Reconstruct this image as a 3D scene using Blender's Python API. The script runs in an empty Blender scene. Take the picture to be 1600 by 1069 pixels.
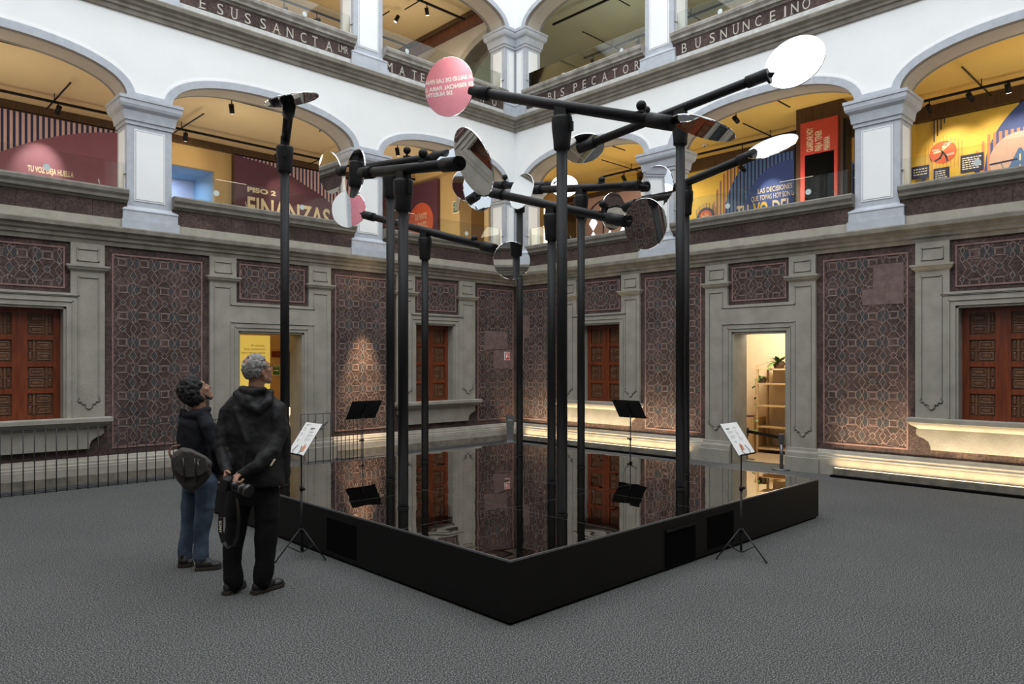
import bpy, bmesh, math, random
from mathutils import Vector, Matrix

# ---------------------------------------------------------------- camera, light, exposure
SC = bpy.context.scene
COL = SC.collection
PI = math.pi
YAW = math.radians(46.07)
FPX, HOR, EYE = 1127.0, 565.0, 1.7
cam_d = bpy.data.cameras.new('camera_view')
cam_d.sensor_width = 36.0
cam_d.lens = FPX / 1600.0 * 36.0
cam_d.shift_y = (HOR - 534.5) / 1600.0
cam_d.clip_start = 0.05
cam = bpy.data.objects.new('camera_view', cam_d)
COL.objects.link(cam)
cam.location = (0, 0, EYE)
cam.rotation_euler = (PI / 2, 0, YAW - PI / 2)
SC.camera = cam
SC.view_settings.view_transform = 'Standard'
SC.view_settings.look = 'None'
SC.view_settings.gamma = 1.0
SC.view_settings.use_curve_mapping = False
SC.view_settings.exposure = 0.0

W = bpy.data.worlds.new('sky')
SC.world = W
W.use_nodes = True
W.node_tree.nodes['Background'].inputs[0].default_value = (0.80, 0.90, 1.0, 1)
W.node_tree.nodes['Background'].inputs[1].default_value = 0.9

U0, V0, LEN = 11.03, 11.35, 15.0      # the two visible courtyard walls stand at x = U0 and y = V0

def light(name, kind, loc, energy, color=(1, 1, 1), size=0.1, size_y=None, target=None, spot=None, blend=0.5, spread=None):
    d = bpy.data.lights.new(name, kind)
    d.energy = energy
    d.color = color
    if kind == 'AREA':
        d.size = size
        if size_y is not None:
            d.shape = 'RECTANGLE'; d.size_y = size_y
        if spread: d.spread = spread
    else:
        d.shadow_soft_size = size
    if kind == 'SPOT':
        d.spot_size = spot; d.spot_blend = blend
    o = bpy.data.objects.new(name, d)
    COL.objects.link(o)
    o.location = loc
    if target is not None:
        dv = Vector(target) - Vector(loc)
        o.rotation_euler = dv.to_track_quat('-Z', 'Y').to_euler()
    return o

# daylight through the glazed courtyard roof
light('skylight', 'AREA', (U0 - 7.5, V0 - 7.5, 12.4), 1900, (0.965, 0.985, 1.0), 14.6, 14.6, target=(U0 - 7.5, V0 - 7.5, 0))

# ---------------------------------------------------------------- view helpers (photo pixel -> point)
CF = Vector((math.cos(YAW), math.sin(YAW), 0))
CR = Vector((math.sin(YAW), -math.cos(YAW), 0))
UP = Vector((0, 0, 1))
CAM = Vector((0, 0, EYE))
def ray(x, y):
    return CF + CR * ((x - 800) / FPX) + UP * ((HOR - y) / FPX)
def at(x, y, d):
    return CAM + ray(x, y) * d
def atZ(x, y, z=0.0):
    r = ray(x, y)
    return CAM + r * ((z - EYE) / r.z)
def atU(x, y, U=U0):
    r = ray(x, y); return CAM + r * (U / r.x)
def atV(x, y, V=V0):
    r = ray(x, y); return CAM + r * (V / r.y)

# ---------------------------------------------------------------- materials
def ramp(nt, fac, stops):
    n = nt.nodes.new('ShaderNodeValToRGB')
    e = n.color_ramp.elements
    while len(e) > 1: e.remove(e[-1])
    e[0].position = stops[0][0]; e[0].color = (*stops[0][1], 1)
    for p, c in stops[1:]:
        k = e.new(p); k.color = (*c, 1)
    nt.links.new(fac, n.inputs[0])
    return n.outputs[0]

def mat(name, c, rough=0.6, metal=0.0, c2=None, scale=8.0, bump=0.0, bscale=None, detail=6, spec=0.5, coat=0.0, stretch=None):
    m = bpy.data.materials.new(name)
    m.use_nodes = True
    nt = m.node_tree
    b = nt.nodes['Principled BSDF']
    b.inputs['Base Color'].default_value = (*c, 1)
    b.inputs['Roughness'].default_value = rough
    b.inputs['Metallic'].default_value = metal
    b.inputs['Specular IOR Level'].default_value = spec
    if coat: b.inputs['Coat Weight'].default_value = coat
    tc = nt.nodes.new('ShaderNodeTexCoord')
    vec = tc.outputs['Object']
    if stretch:
        mp = nt.nodes.new('ShaderNodeMapping'); mp.inputs['Scale'].default_value = stretch
        nt.links.new(vec, mp.inputs[0]); vec = mp.outputs[0]
    if c2 is None:
        c2 = tuple(min(1, x * 0.93) for x in c)
    n = nt.nodes.new('ShaderNodeTexNoise')
    n.inputs['Scale'].default_value = scale
    n.inputs['Detail'].default_value = detail
    nt.links.new(vec, n.inputs['Vector'])
    nt.links.new(ramp(nt, n.outputs['Fac'], [(0.35, c), (0.68, c2)]), b.inputs['Base Color'])
    if bump:
        n2 = nt.nodes.new('ShaderNodeTexNoise')
        n2.inputs['Scale'].default_value = bscale or scale * 4
        n2.inputs['Detail'].default_value = 5
        nt.links.new(vec, n2.inputs['Vector'])
        bm_ = nt.nodes.new('ShaderNodeBump')
        bm_.inputs['Strength'].default_value = min(1.0, bump)
        bm_.inputs['Distance'].default_value = 0.01
        nt.links.new(n2.outputs['Fac'], bm_.inputs['Height'])
        nt.links.new(bm_.outputs[0], b.inputs['Normal'])
    return m

def emit(name, c, s):
    m = bpy.data.materials.new(name); m.use_nodes = True
    b = m.node_tree.nodes['Principled BSDF']
    b.inputs['Base Color'].default_value = (*c, 1)
    b.inputs['Emission Color'].default_value = (*c, 1)
    b.inputs['Emission Strength'].default_value = s
    return m

M = {}
M['plaster'] = mat('white_plaster', (0.80, 0.815, 0.81), 0.85, c2=(0.76, 0.775, 0.77), scale=1.5, bump=0.15, bscale=14)
M['bluegrey'] = mat('blue_grey_paint', (0.43, 0.46, 0.505), 0.7, c2=(0.37, 0.397, 0.435), scale=9, bump=0.15)
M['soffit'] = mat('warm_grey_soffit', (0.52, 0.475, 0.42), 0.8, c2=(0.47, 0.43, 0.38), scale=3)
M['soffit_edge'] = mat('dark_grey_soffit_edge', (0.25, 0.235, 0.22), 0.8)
M['stone'] = mat('warm_grey_ashlar', (0.315, 0.297, 0.252), 0.85, c2=(0.25, 0.237, 0.20), scale=4, bump=0.5, bscale=60)
M['stone_dark'] = mat('weathered_cornice_stone', (0.25, 0.235, 0.195), 0.85, c2=(0.165, 0.15, 0.12), scale=5, bump=0.6, bscale=50)
M['shade_and_dark'] = mat('line_shade_and_dark_grey', (0.10, 0.095, 0.08), 0.9)  # painted shade beside mouldings; also colours some small dark parts
M['stone_cream'] = mat('cream_stone', (0.37, 0.345, 0.29), 0.85, c2=(0.30, 0.28, 0.23), scale=6, bump=0.3, bscale=60)
M['capstone'] = mat('parapet_capstone', (0.20, 0.19, 0.16), 0.8, c2=(0.14, 0.13, 0.11), scale=7, bump=0.5, bscale=45)
M['pale_cap'] = mat('pale_capstone', (0.34, 0.325, 0.29), 0.8, c2=(0.19, 0.175, 0.15), scale=6, bump=0.5, bscale=45)
M['whiteband'] = mat('whitewashed_band', (0.55, 0.56, 0.54), 0.85, c2=(0.42, 0.42, 0.40), scale=9)
M['letter'] = mat('carved_cream_letter', (0.46, 0.43, 0.37), 0.8)
M['basement'] = mat('dark_base_stone', (0.05, 0.05, 0.05), 0.8, c2=(0.025, 0.025, 0.027), scale=12, bump=0.6)
M['lowcourse'] = mat('brownish_base_course', (0.21, 0.19, 0.15), 0.9, c2=(0.12, 0.11, 0.09), scale=7, bump=0.5)

def mat_tezontle():
    m = bpy.data.materials.new('reddish_brown_volcanic_stone'); m.use_nodes = True
    nt = m.node_tree; b = nt.nodes['Principled BSDF']; b.inputs['Roughness'].default_value = 0.9
    tc = nt.nodes.new('ShaderNodeTexCoord')
    n = nt.nodes.new('ShaderNodeTexNoise'); n.inputs['Scale'].default_value = 2.2; n.inputs['Detail'].default_value = 9
    nt.links.new(tc.outputs['Object'], n.inputs['Vector'])
    c = ramp(nt, n.outputs['Fac'], [(0.33, (0.042, 0.029, 0.026)), (0.55, (0.074, 0.049, 0.043)), (0.75, (0.118, 0.081, 0.072))])
    v = nt.nodes.new('ShaderNodeTexVoronoi'); v.inputs['Scale'].default_value = 3.4; v.distance = 'CHEBYCHEV'
    nt.links.new(tc.outputs['Object'], v.inputs['Vector'])
    mx = nt.nodes.new('ShaderNodeMixRGB'); mx.blend_type = 'MULTIPLY'; mx.inputs[0].default_value = 0.45
    nt.links.new(c, mx.inputs[1])
    nt.links.new(ramp(nt, v.outputs['Color'], [(0.1, (0.45, 0.45, 0.48)), (0.8, (1, 0.95, 0.93))]), mx.inputs[2])
    nf = nt.nodes.new('ShaderNodeTexNoise'); nf.inputs['Scale'].default_value = 24; nf.inputs['Detail'].default_value = 7; nf.inputs['Roughness'].default_value = 0.7
    nt.links.new(tc.outputs['Object'], nf.inputs['Vector'])
    mx2 = nt.nodes.new('ShaderNodeMixRGB'); mx2.blend_type = 'MULTIPLY'; mx2.inputs[0].default_value = 0.85
    nt.links.new(mx.outputs[0], mx2.inputs[1])
    nt.links.new(ramp(nt, nf.outputs['Fac'], [(0.36, (0.35, 0.33, 0.33)), (0.5, (1, 0.97, 0.95)), (0.66, (1.55, 1.45, 1.4))]), mx2.inputs[2])
    nt.links.new(mx2.outputs[0], b.inputs['Base Color'])
    n2 = nt.nodes.new('ShaderNodeTexNoise'); n2.inputs['Scale'].default_value = 38; n2.inputs['Detail'].default_value = 6
    nt.links.new(tc.outputs['Object'], n2.inputs['Vector'])
    bp = nt.nodes.new('ShaderNodeBump'); bp.inputs['Strength'].default_value = 0.9; bp.inputs['Distance'].default_value = 0.012
    nt.links.new(n2.outputs['Fac'], bp.inputs['Height']); nt.links.new(bp.outputs[0], b.inputs['Normal'])
    return m
M['tezontle'] = mat_tezontle()
M['mortar'] = mat('pinkish_mortar_line', (0.36, 0.26, 0.225), 0.9, c2=(0.22, 0.16, 0.14), scale=14)
M['pinkline'] = mat('pink_border_stone', (0.25, 0.15, 0.13), 0.9, c2=(0.17, 0.10, 0.09), scale=10, bump=0.4)
M['slate'] = mat('blue_grey_stone_inlay', (0.054, 0.053, 0.056), 0.85, c2=(0.030, 0.029, 0.031), scale=20, bump=0.6)
M['rose'] = mat('rosy_plain_stone', (0.17, 0.115, 0.105), 0.9, c2=(0.11, 0.075, 0.07), scale=9, bump=0.7, bscale=40)

def mat_carpet():
    m = bpy.data.materials.new('charcoal_speckled_carpet'); m.use_nodes = True
    nt = m.node_tree; b = nt.nodes['Principled BSDF']; b.inputs['Roughness'].default_value = 1.0
    b.inputs['Specular IOR Level'].default_value = 0.1
    tc = nt.nodes.new('ShaderNodeTexCoord')
    n = nt.nodes.new('ShaderNodeTexNoise'); n.inputs['Scale'].default_value = 115; n.inputs['Detail'].default_value = 3
    nt.links.new(tc.outputs['Object'], n.inputs['Vector'])
    c = ramp(nt, n.outputs['Fac'], [(0.40, (0.032, 0.032, 0.031)), (0.52, (0.080, 0.081, 0.080)), (0.62, (0.22, 0.22, 0.215))])
    n3 = nt.nodes.new('ShaderNodeTexNoise'); n3.inputs['Scale'].default_value = 0.9; n3.inputs['Detail'].default_value = 3
    nt.links.new(tc.outputs['Object'], n3.inputs['Vector'])
    mx = nt.nodes.new('ShaderNodeMixRGB'); mx.blend_type = 'MULTIPLY'; mx.inputs[0].default_value = 0.6
    nt.links.new(c, mx.inputs[1])
    nt.links.new(ramp(nt, n3.outputs['Fac'], [(0.3, (0.82, 0.82, 0.82)), (0.7, (1, 1, 1))]), mx.inputs[2])
    nt.links.new(mx.outputs[0], b.inputs['Base Color'])
    bp = nt.nodes.new('ShaderNodeBump'); bp.inputs['Strength'].default_value = 0.1; bp.inputs['Distance'].default_value = 0.002
    nt.links.new(n.outputs['Fac'], bp.inputs['Height']); nt.links.new(bp.outputs[0], b.inputs['Normal'])
    return m
M['carpet'] = mat_carpet()

def mat_wood(name, ca, cb, scale=3.0, rough=0.45, axis=(9, 9, 0.9)):
    m = bpy.data.materials.new(name); m.use_nodes = True
    nt = m.node_tree; b = nt.nodes['Principled BSDF']; b.inputs['Roughness'].default_value = rough
    tc = nt.nodes.new('ShaderNodeTexCoord')
    mp = nt.nodes.new('ShaderNodeMapping'); mp.inputs['Scale'].default_value = axis
    nt.links.new(tc.outputs['Object'], mp.inputs[0])
    n = nt.nodes.new('ShaderNodeTexNoise'); n.inputs['Scale'].default_value = scale; n.inputs['Detail'].default_value = 8
    n.inputs['Distortion'].default_value = 0.6
    nt.links.new(mp.outputs[0], n.inputs['Vector'])
    nt.links.new(ramp(nt, n.outputs['Fac'], [(0.35, ca), (0.65, cb)]), b.inputs['Base Color'])
    return m
M['redwood'] = mat_wood('polished_red_brown_wood', (0.19, 0.043, 0.013), (0.11, 0.022, 0.008), rough=0.35)
M['panelwood'] = mat_wood('carved_brown_panel_wood', (0.15, 0.065, 0.028), (0.085, 0.034, 0.016))
M['darkwood'] = mat_wood('dark_ceiling_beam_wood', (0.085, 0.045, 0.022), (0.05, 0.027, 0.014))
M['redbeam'] = mat_wood('reddish_ceiling_beam_wood', (0.15, 0.05, 0.028), (0.085, 0.03, 0.018))
M['pine'] = mat_wood('pale_pine_wood', (0.62, 0.43, 0.22), (0.50, 0.33, 0.15))
M['planks'] = mat_wood('wooden_floor_planks', (0.42, 0.31, 0.19), (0.34, 0.25, 0.15), axis=(2, 12, 1))
M['black'] = mat('matt_black_metal', (0.0065, 0.0065, 0.007), 0.48, c2=(0.0085, 0.0085, 0.009), spec=0.2)
M['softblack'] = mat('black_rubber_sleeve', (0.008, 0.008, 0.0085), 0.55, spec=0.22)
M['ironbar'] = mat('black_iron', (0.010, 0.010, 0.011), 0.55)
M['boxblack'] = mat('black_laminate', (0.0085, 0.0075, 0.0065), 0.5, c2=(0.007, 0.0062, 0.0055), spec=0.2)
M['grille'] = mat('black_grille', (0.0035, 0.0035, 0.0035), 0.9, spec=0.05)
M['edge'] = mat('aluminium_edge', (0.30, 0.30, 0.31), 0.35, metal=0.9)
M['steel'] = mat('brushed_steel', (0.55, 0.55, 0.56), 0.3, metal=1.0)
M['silver'] = mat('silver_mirror', (0.90, 0.91, 0.91), 0.015, metal=1.0, c2=(0.90, 0.91, 0.91))
def mat_darkmirror():
    m = bpy.data.materials.new('dark_mirror_glass'); m.use_nodes = True
    nt = m.node_tree; b = nt.nodes['Principled BSDF']
    b.inputs['Base Color'].default_value = (0.50, 0.475, 0.45, 1)
    b.inputs['Metallic'].default_value = 1.0; b.inputs['Roughness'].default_value = 0.012
    tc = nt.nodes.new('ShaderNodeTexCoord')
    n = nt.nodes.new('ShaderNodeTexNoise'); n.inputs['Scale'].default_value = 2.6; n.inputs['Detail'].default_value = 1.0
    nt.links.new(tc.outputs['Object'], n.inputs['Vector'])
    bp = nt.nodes.new('ShaderNodeBump'); bp.inputs['Strength'].default_value = 0.15; bp.inputs['Distance'].default_value = 0.012
    nt.links.new(n.outputs['Fac'], bp.inputs['Height']); nt.links.new(bp.outputs[0], b.inputs['Normal'])
    return m
M['darkmirror'] = mat_darkmirror()
def mat_glass():
    m = bpy.data.materials.new('clear_balustrade_glass'); m.use_nodes = True
    nt = m.node_tree; nt.nodes.remove(nt.nodes['Principled BSDF'])
    t = nt.nodes.new('ShaderNodeBsdfTransparent'); t.inputs[0].default_value = (0.93, 0.955, 0.94, 1)
    g = nt.nodes.new('ShaderNodeBsdfGlossy'); g.inputs['Roughness'].default_value = 0.02
    f = nt.nodes.new('ShaderNodeFresnel'); f.inputs[0].default_value = 1.35
    mx = nt.nodes.new('ShaderNodeMixShader')
    nt.links.new(f.outputs[0], mx.inputs[0]); nt.links.new(t.outputs[0], mx.inputs[1]); nt.links.new(g.outputs[0], mx.inputs[2])
    nt.links.new(mx.outputs[0], nt.nodes['Material Output'].inputs[0])
    return m
M['glass'] = mat_glass()
M['dot'] = mat('frosted_dot', (0.50, 0.58, 0.57), 0.5)
M['ochre'] = mat('ochre_plaster', (0.60, 0.42, 0.19), 0.85, c2=(0.52, 0.36, 0.16), scale=1.2)
M['ceil_tan'] = mat('tan_fabric_ceiling', (0.70, 0.56, 0.33), 0.9, c2=(0.64, 0.50, 0.29), scale=0.7)
M['ceil_amber'] = mat('amber_fabric_ceiling', (0.80, 0.58, 0.17), 0.9, c2=(0.76, 0.50, 0.13), scale=0.7)
M['ceil_olive'] = mat('olive_fabric_ceiling', (0.42, 0.42, 0.28), 0.9, c2=(0.32, 0.35, 0.25), scale=0.5)
M['yellow'] = mat('yellow_wall_print', (0.80, 0.56, 0.10), 0.6)
M['blue'] = mat('royal_blue_print', (0.045, 0.095, 0.36), 0.6)
M['skyblue'] = mat('mid_blue_print', (0.09, 0.20, 0.50), 0.6)
M['navy'] = mat('navy_print', (0.022, 0.030, 0.11), 0.6)
M['salmon'] = mat('salmon_print', (0.62, 0.27, 0.16), 0.6)
M['orange'] = mat('orange_red_print', (0.68, 0.13, 0.06), 0.6)
M['red'] = mat('red_board', (0.55, 0.055, 0.035), 0.5)
M['maroon'] = mat('maroon_print', (0.110, 0.040, 0.068), 0.6)
M['pinkwall'] = mat('pink_print', (0.29, 0.115, 0.17), 0.6)
M['pinkboard'] = mat('bright_pink_print', (0.62, 0.24, 0.30), 0.6, c2=(0.58, 0.22, 0.28))
M['darksteel'] = mat('dark_steel', (0.16, 0.16, 0.165), 0.4, metal=0.8)
M['palepink'] = mat('pale_pink_print', (0.66, 0.46, 0.45), 0.6)
M['cream'] = mat('cream_print', (0.84, 0.73, 0.53), 0.6)
M['white'] = mat('white_print', (0.85, 0.85, 0.82), 0.6)
M['textgrey'] = mat('grey_ink', (0.20, 0.20, 0.20), 0.7)
M['green'] = mat('green_sign_print', (0.03, 0.20, 0.075), 0.5)
M['signred'] = mat('red_sign_print', (0.52, 0.02, 0.02), 0.5)
M['roomwall'] = mat('warm_cream_room_wall', (0.72, 0.60, 0.42), 0.8)
M['bluelit'] = mat('blue_lit_reveal', (0.27, 0.42, 0.58), 0.8)  # bluish window light put into the reveal colour
M['lilac'] = mat('lilac_wall', (0.50, 0.52, 0.68), 0.8)
M['lampglow'] = emit('lamp_lens_glow', (1.0, 0.85, 0.6), 6.0)
M['daylight'] = emit('daylit_pane', (0.85, 0.92, 1.0), 2.2)
M['warmstrip'] = emit('warm_lit_strip', (1.0, 0.80, 0.45), 2.2)
M['ledglow'] = emit('led_strip_glow', (1.0, 0.78, 0.45), 3.0)

# ---------------------------------------------------------------- mesh builder
class Frame:
    """a along the wall to the viewer's right, b up, c out into the courtyard"""
    def __init__(s, O, r, n): s.O = Vector(O); s.r = Vector(r); s.n = Vector(n)
    def __call__(s, a, b, c=0.0): return s.O + s.r * a + UP * b + s.n * c
    def a_of(s, p): return (p - s.O).dot(s.r)
    def off(s, c): return Frame(s.O + s.n * c, s.r, s.n)
FL = Frame((U0 - LEN, V0, 0), (1, 0, 0), (0, -1, 0))
FR = Frame((U0, V0, 0), (0, -1, 0), (-1, 0, 0))
FN = Frame((U0, V0 - LEN, 0), (-1, 0, 0), (0, 1, 0))       # behind the camera, opposite the left wall
FE = Frame((U0 - LEN, V0 - LEN, 0), (0, 1, 0), (1, 0, 0))   # behind the camera, opposite the right wall
IDF = Frame((0, 0, 0), (1, 0, 0), (0, 0, 0))
class XYZ:
    def __call__(s, a, b, c=0.0): return Vector((a, b, c))
WORLD = XYZ()

class MB:
    def __init__(s, fr=WORLD):
        s.v = []; s.f = []; s.mi = []; s.sm = []; s.fr = fr; s.mats = []; s.cur = 0; s.smooth = False
    def m(s, m):
        if isinstance(m, str): m = M[m]
        if m not in s.mats: s.mats.append(m)
        s.cur = s.mats.index(m); return s
    def face(s, idx):
        s.f.append(tuple(idx)); s.mi.append(s.cur); s.sm.append(s.smooth)
    def pts(s, ps):
        n = len(s.v); s.v.extend([tuple(p) for p in ps]); return n
    def box(s, a0, a1, b0, b1, c0, c1):
        P = s.fr
        n = s.pts([P(a, b, c) for a in (a0, a1) for b in (b0, b1) for c in (c0, c1)])
        for q in ((0, 1, 3, 2), (4, 6, 7, 5), (0, 4, 5, 1), (2, 3, 7, 6), (0, 2, 6, 4), (1, 5, 7, 3)):
            s.face([n + i for i in q])
        return s
    def quad(s, ps):
        n = s.pts(ps); s.face(range(n, n + len(ps))); return s
    def poly(s, pts, c0, c1):
        """polygon in (a,b) extruded c0..c1"""
        k = len(pts); P = s.fr
        n = s.pts([P(a, b, c0) for a, b in pts] + [P(a, b, c1) for a, b in pts])
        s.face([n + i for i in range(k)][::-1]); s.face([n + k + i for i in range(k)])
        for i in range(k):
            j = (i + 1) % k; s.face((n + i, n + j, n + k + j, n + k + i))
        return s
    def prof(s, a0, a1, pts):
        """profile in (c,b) extruded along a"""
        k = len(pts); P = s.fr
        n = s.pts([P(a0, b, c) for c, b in pts] + [P(a1, b, c) for c, b in pts])
        s.face([n + i for i in range(k)]); s.face([n + k + i for i in range(k)][::-1])
        for i in range(k):
            j = (i + 1) % k; s.face((n + i, n + k + i, n + k + j, n + j))
        return s
    def rings(s, rings, close=True, cap=True):
        k = len(rings[0]); ns = [s.pts(r) for r in rings]
        for u in range(len(rings) - 1):
            for i in range(k if close else k - 1):
                j = (i + 1) % k
                s.face((ns[u] + i, ns[u] + j, ns[u + 1] + j, ns[u + 1] + i))
        if cap:
            s.face([ns[0] + i for i in range(k)][::-1]); s.face([ns[-1] + i for i in range(k)])
        return s
    def rloft(s, a0, a1, c0, c1, zo):
        """rectangular plan lofted through (z, offset) pairs"""
        P = s.fr
        return s.rings([[P(a0 - o, z, c0 - o), P(a1 + o, z, c0 - o), P(a1 + o, z, c1 + o), P(a0 - o, z, c1 + o)] for z, o in zo])
    def tube(s, p0, p1, r0, r1=None, seg=16, caps=True):
        p0 = Vector(p0); p1 = Vector(p1); r1 = r0 if r1 is None else r1
        d = (p1 - p0); d.normalize()
        x = d.orthogonal().normalized(); y = d.cross(x)
        s.smooth = True
        ns = []
        for p, r in ((p0, r0), (p1, r1)):
            ns.append(s.pts([p + (x * math.cos(2 * PI * i / seg) + y * math.sin(2 * PI * i / seg)) * r for i in range(seg)]))
        for i in range(seg):
            j = (i + 1) % seg
            s.face((ns[0] + i, ns[0] + j, ns[1] + j, ns[1] + i))
        s.smooth = False
        if caps:
            s.face([ns[0] + i for i in range(seg)][::-1]); s.face([ns[1] + i for i in range(seg)])
        return s
    def path(s, ps, r, seg=8):
        """tube with joints along a polyline"""
        ps = [Vector(p) for p in ps]; rr = []
        d0 = (ps[1] - ps[0]).normalized(); x = d0.orthogonal().normalized()
        for i, p in enumerate(ps):
            d = (ps[min(i + 1, len(ps) - 1)] - ps[max(i - 1, 0)]).normalized()
            x = (x - d * x.dot(d)).normalized(); y = d.cross(x)
            q = r[i] if isinstance(r, (list, tuple)) else r
            rr.append([p + (x * math.cos(2 * PI * k / seg) + y * math.sin(2 * PI * k / seg)) * q for k in range(seg)])
        s.smooth = True; s.rings(rr); s.smooth = False
        return s
    def strip(s, ps, wdt, c0, c1):
        """flat bar of given width following an (a,b) polyline, extruded c0..c1"""
        for (x0, y0), (x1, y1) in zip(ps[:-1], ps[1:]):
            L = math.hypot(x1 - x0, y1 - y0)
            if L < 1e-6: continue
            dx, dy = (x1 - x0) / L, (y1 - y0) / L; h = wdt / 2
            e = h * 0.9
            q = [(x0 - dx * e - dy * h, y0 - dy * e + dx * h), (x0 - dx * e + dy * h, y0 - dy * e - dx * h),
                 (x1 + dx * e + dy * h, y1 + dy * e - dx * h), (x1 + dx * e - dy * h, y1 + dy * e + dx * h)]
            s.poly(q, c0, c1)
        return s
    def line(s, ps, wdt, c):
        """open flat line quads (no thickness) for hairline inlays"""
        P = s.fr
        for (x0, y0), (x1, y1) in zip(ps[:-1], ps[1:]):
            L = math.hypot(x1 - x0, y1 - y0)
            if L < 1e-6: continue
            dx, dy = (x1 - x0) / L, (y1 - y0) / L; h = wdt / 2; e = h * 0.8
            s.quad([P(x0 - dx * e + dy * h, y0 - dy * e - dx * h, c), P(x1 + dx * e + dy * h, y1 + dy * e - dx * h, c),
                    P(x1 + dx * e - dy * h, y1 + dy * e + dx * h, c), P(x0 - dx * e - dy * h, y0 - dy * e + dx * h, c)])
        return s
    def disc(s, a, b, r, c0, c1, seg=40, rb=None):
        rb = rb or r
        return s.poly([(a + r * math.cos(2 * PI * i / seg), b + rb * math.sin(2 * PI * i / seg)) for i in range(seg)], c0, c1)
    def ball(s, p, r, seg=16, rings=10, sc=(1, 1, 1), rot=None):
        p = Vector(p); rr = []
        s.smooth = True
        rot = rot or Matrix.Identity(3)
        ns = []
        top = s.pts([p + rot @ Vector((0, 0, r * sc[2]))])
        for k in range(1, rings):
            t = PI * k / rings
            ns.append(s.pts([p + rot @ Vector((r * sc[0] * math.sin(t) * math.cos(2 * PI * i / seg), r * sc[1] * math.sin(t) * math.sin(2 * PI * i / seg), r * sc[2] * math.cos(t))) for i in range(seg)]))
        bot = s.pts([p + rot @ Vector((0, 0, -r * sc[2]))])
        for i in range(seg):
            j = (i + 1) % seg
            s.face((top, ns[0] + i, ns[0] + j)); s.face((bot, ns[-1] + j, ns[-1] + i))
            for u in range(len(ns) - 1):
                s.face((ns[u] + i, ns[u + 1] + i, ns[u + 1] + j, ns[u] + j))
        s.smooth = False
        return s
    def cone(s, p0, r0, p1, r1, seg=12):
        """tapered capsule, closed"""
        p0 = Vector(p0); p1 = Vector(p1); d = p1 - p0
        if d.length < 1e-6: return s.ball(p0, r0)
        d.normalize(); x = d.orthogonal().normalized(); y = d.cross(x); rr = []
        for p, r, a in [(p0, r0, -75), (p0, r0, -45), (p0, r0, -15), (p1, r1, 15), (p1, r1, 45), (p1, r1, 75)]:
            t = math.radians(a)
            rr.append([p + d * (math.sin(t) * r) + (x * math.cos(2 * PI * i / seg) + y * math.sin(2 * PI * i / seg)) * (r * math.cos(t)) for i in range(seg)])
        s.smooth = True; s.rings(rr); s.smooth = False
        return s
    def text(s, body, a, b, h, c, width=None, sx=1.0, align='CENTER', thick=0.0, bold=0.0, rot=0.0, mirror=False):
        cu = bpy.data.curves.new('txt', 'FONT'); cu.body = body; cu.size = 1.0
        cu.align_x = align; cu.align_y = 'BOTTOM_BASELINE'
        cu.resolution_u = 3; cu.offset = bold
        o = bpy.data.objects.new('txt', cu); COL.objects.link(o)
        bpy.context.view_layer.update()
        me = bpy.data.meshes.new_from_object(o.evaluated_get(bpy.context.evaluated_depsgraph_get()))
        bpy.data.objects.remove(o); bpy.data.curves.remove(cu)
        vs = [v.co.copy() for v in me.vertices]
        if not vs: return s
        w = max(v.x for v in vs) - min(v.x for v in vs)
        k = h / 0.70
        kx = (width / w) if width else k * sx
        cr, sr = math.cos(rot), math.sin(rot)
        n = s.pts([s.fr(a + (v.x * kx) * cr - (v.y * k) * sr, b + (v.x * kx) * sr + (v.y * k) * cr, c) for v in vs])
        for p in me.polygons: s.face([n + i for i in p.vertices])
        bpy.data.meshes.remove(me)
        return s
    def build(s, name, parent=None, fixn=True, bevel=0.0, origin=None):
        me = bpy.data.meshes.new(name)
        vs = s.v
        if origin is not None:
            og = Vector(origin); vs = [tuple(Vector(v) - og) for v in vs]
        me.from_pydata(vs, [], s.f)
        for m_ in s.mats: me.materials.append(m_)
        for p, i, sm in zip(me.polygons, s.mi, s.sm): p.material_index = i; p.use_smooth = sm
        if fixn:
            b = bmesh.new(); b.from_mesh(me); bmesh.ops.recalc_face_normals(b, faces=b.faces); b.to_mesh(me); b.free()
        me.update()
        o = bpy.data.objects.new(name, me); COL.objects.link(o)
        if origin is not None: o.location = origin
        if parent is not None:
            o.parent = parent
            if origin is not None: o.location = Vector(origin) - Vector(parent.matrix_world.translation if False else PLOC.get(parent.name, (0, 0, 0)))
            else: o.location = -Vector(PLOC.get(parent.name, (0, 0, 0)))
        if origin is not None: PLOC[o.name] = Vector(origin)
        elif parent is not None: PLOC[o.name] = Vector((0, 0, 0))
        if bevel:
            md = o.modifiers.new('bevel', 'BEVEL'); md.width = bevel; md.segments = 2; md.limit_method = 'ANGLE'
        return o
PLOC = {}
def tag(o, label=None, cat=None, group=None, kind=None):
    if label: o['label'] = label
    if cat: o['category'] = cat
    if group: o['group'] = group
    if kind: o['kind'] = kind
    return o
def thing(name, loc, label=None, cat=None, group=None, kind=None):
    o = bpy.data.objects.new(name, None); COL.objects.link(o)
    o.location = loc; o.empty_display_size = 0.1; PLOC[o.name] = Vector(loc)
    return tag(o, label, cat, group, kind)
def struct(o): o['kind'] = 'structure'; return o
# ================================================================ THE SETTING
BAY = 3.75
PIERS = [0, 3.75, 7.5, 11.25, 15.0]

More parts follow.
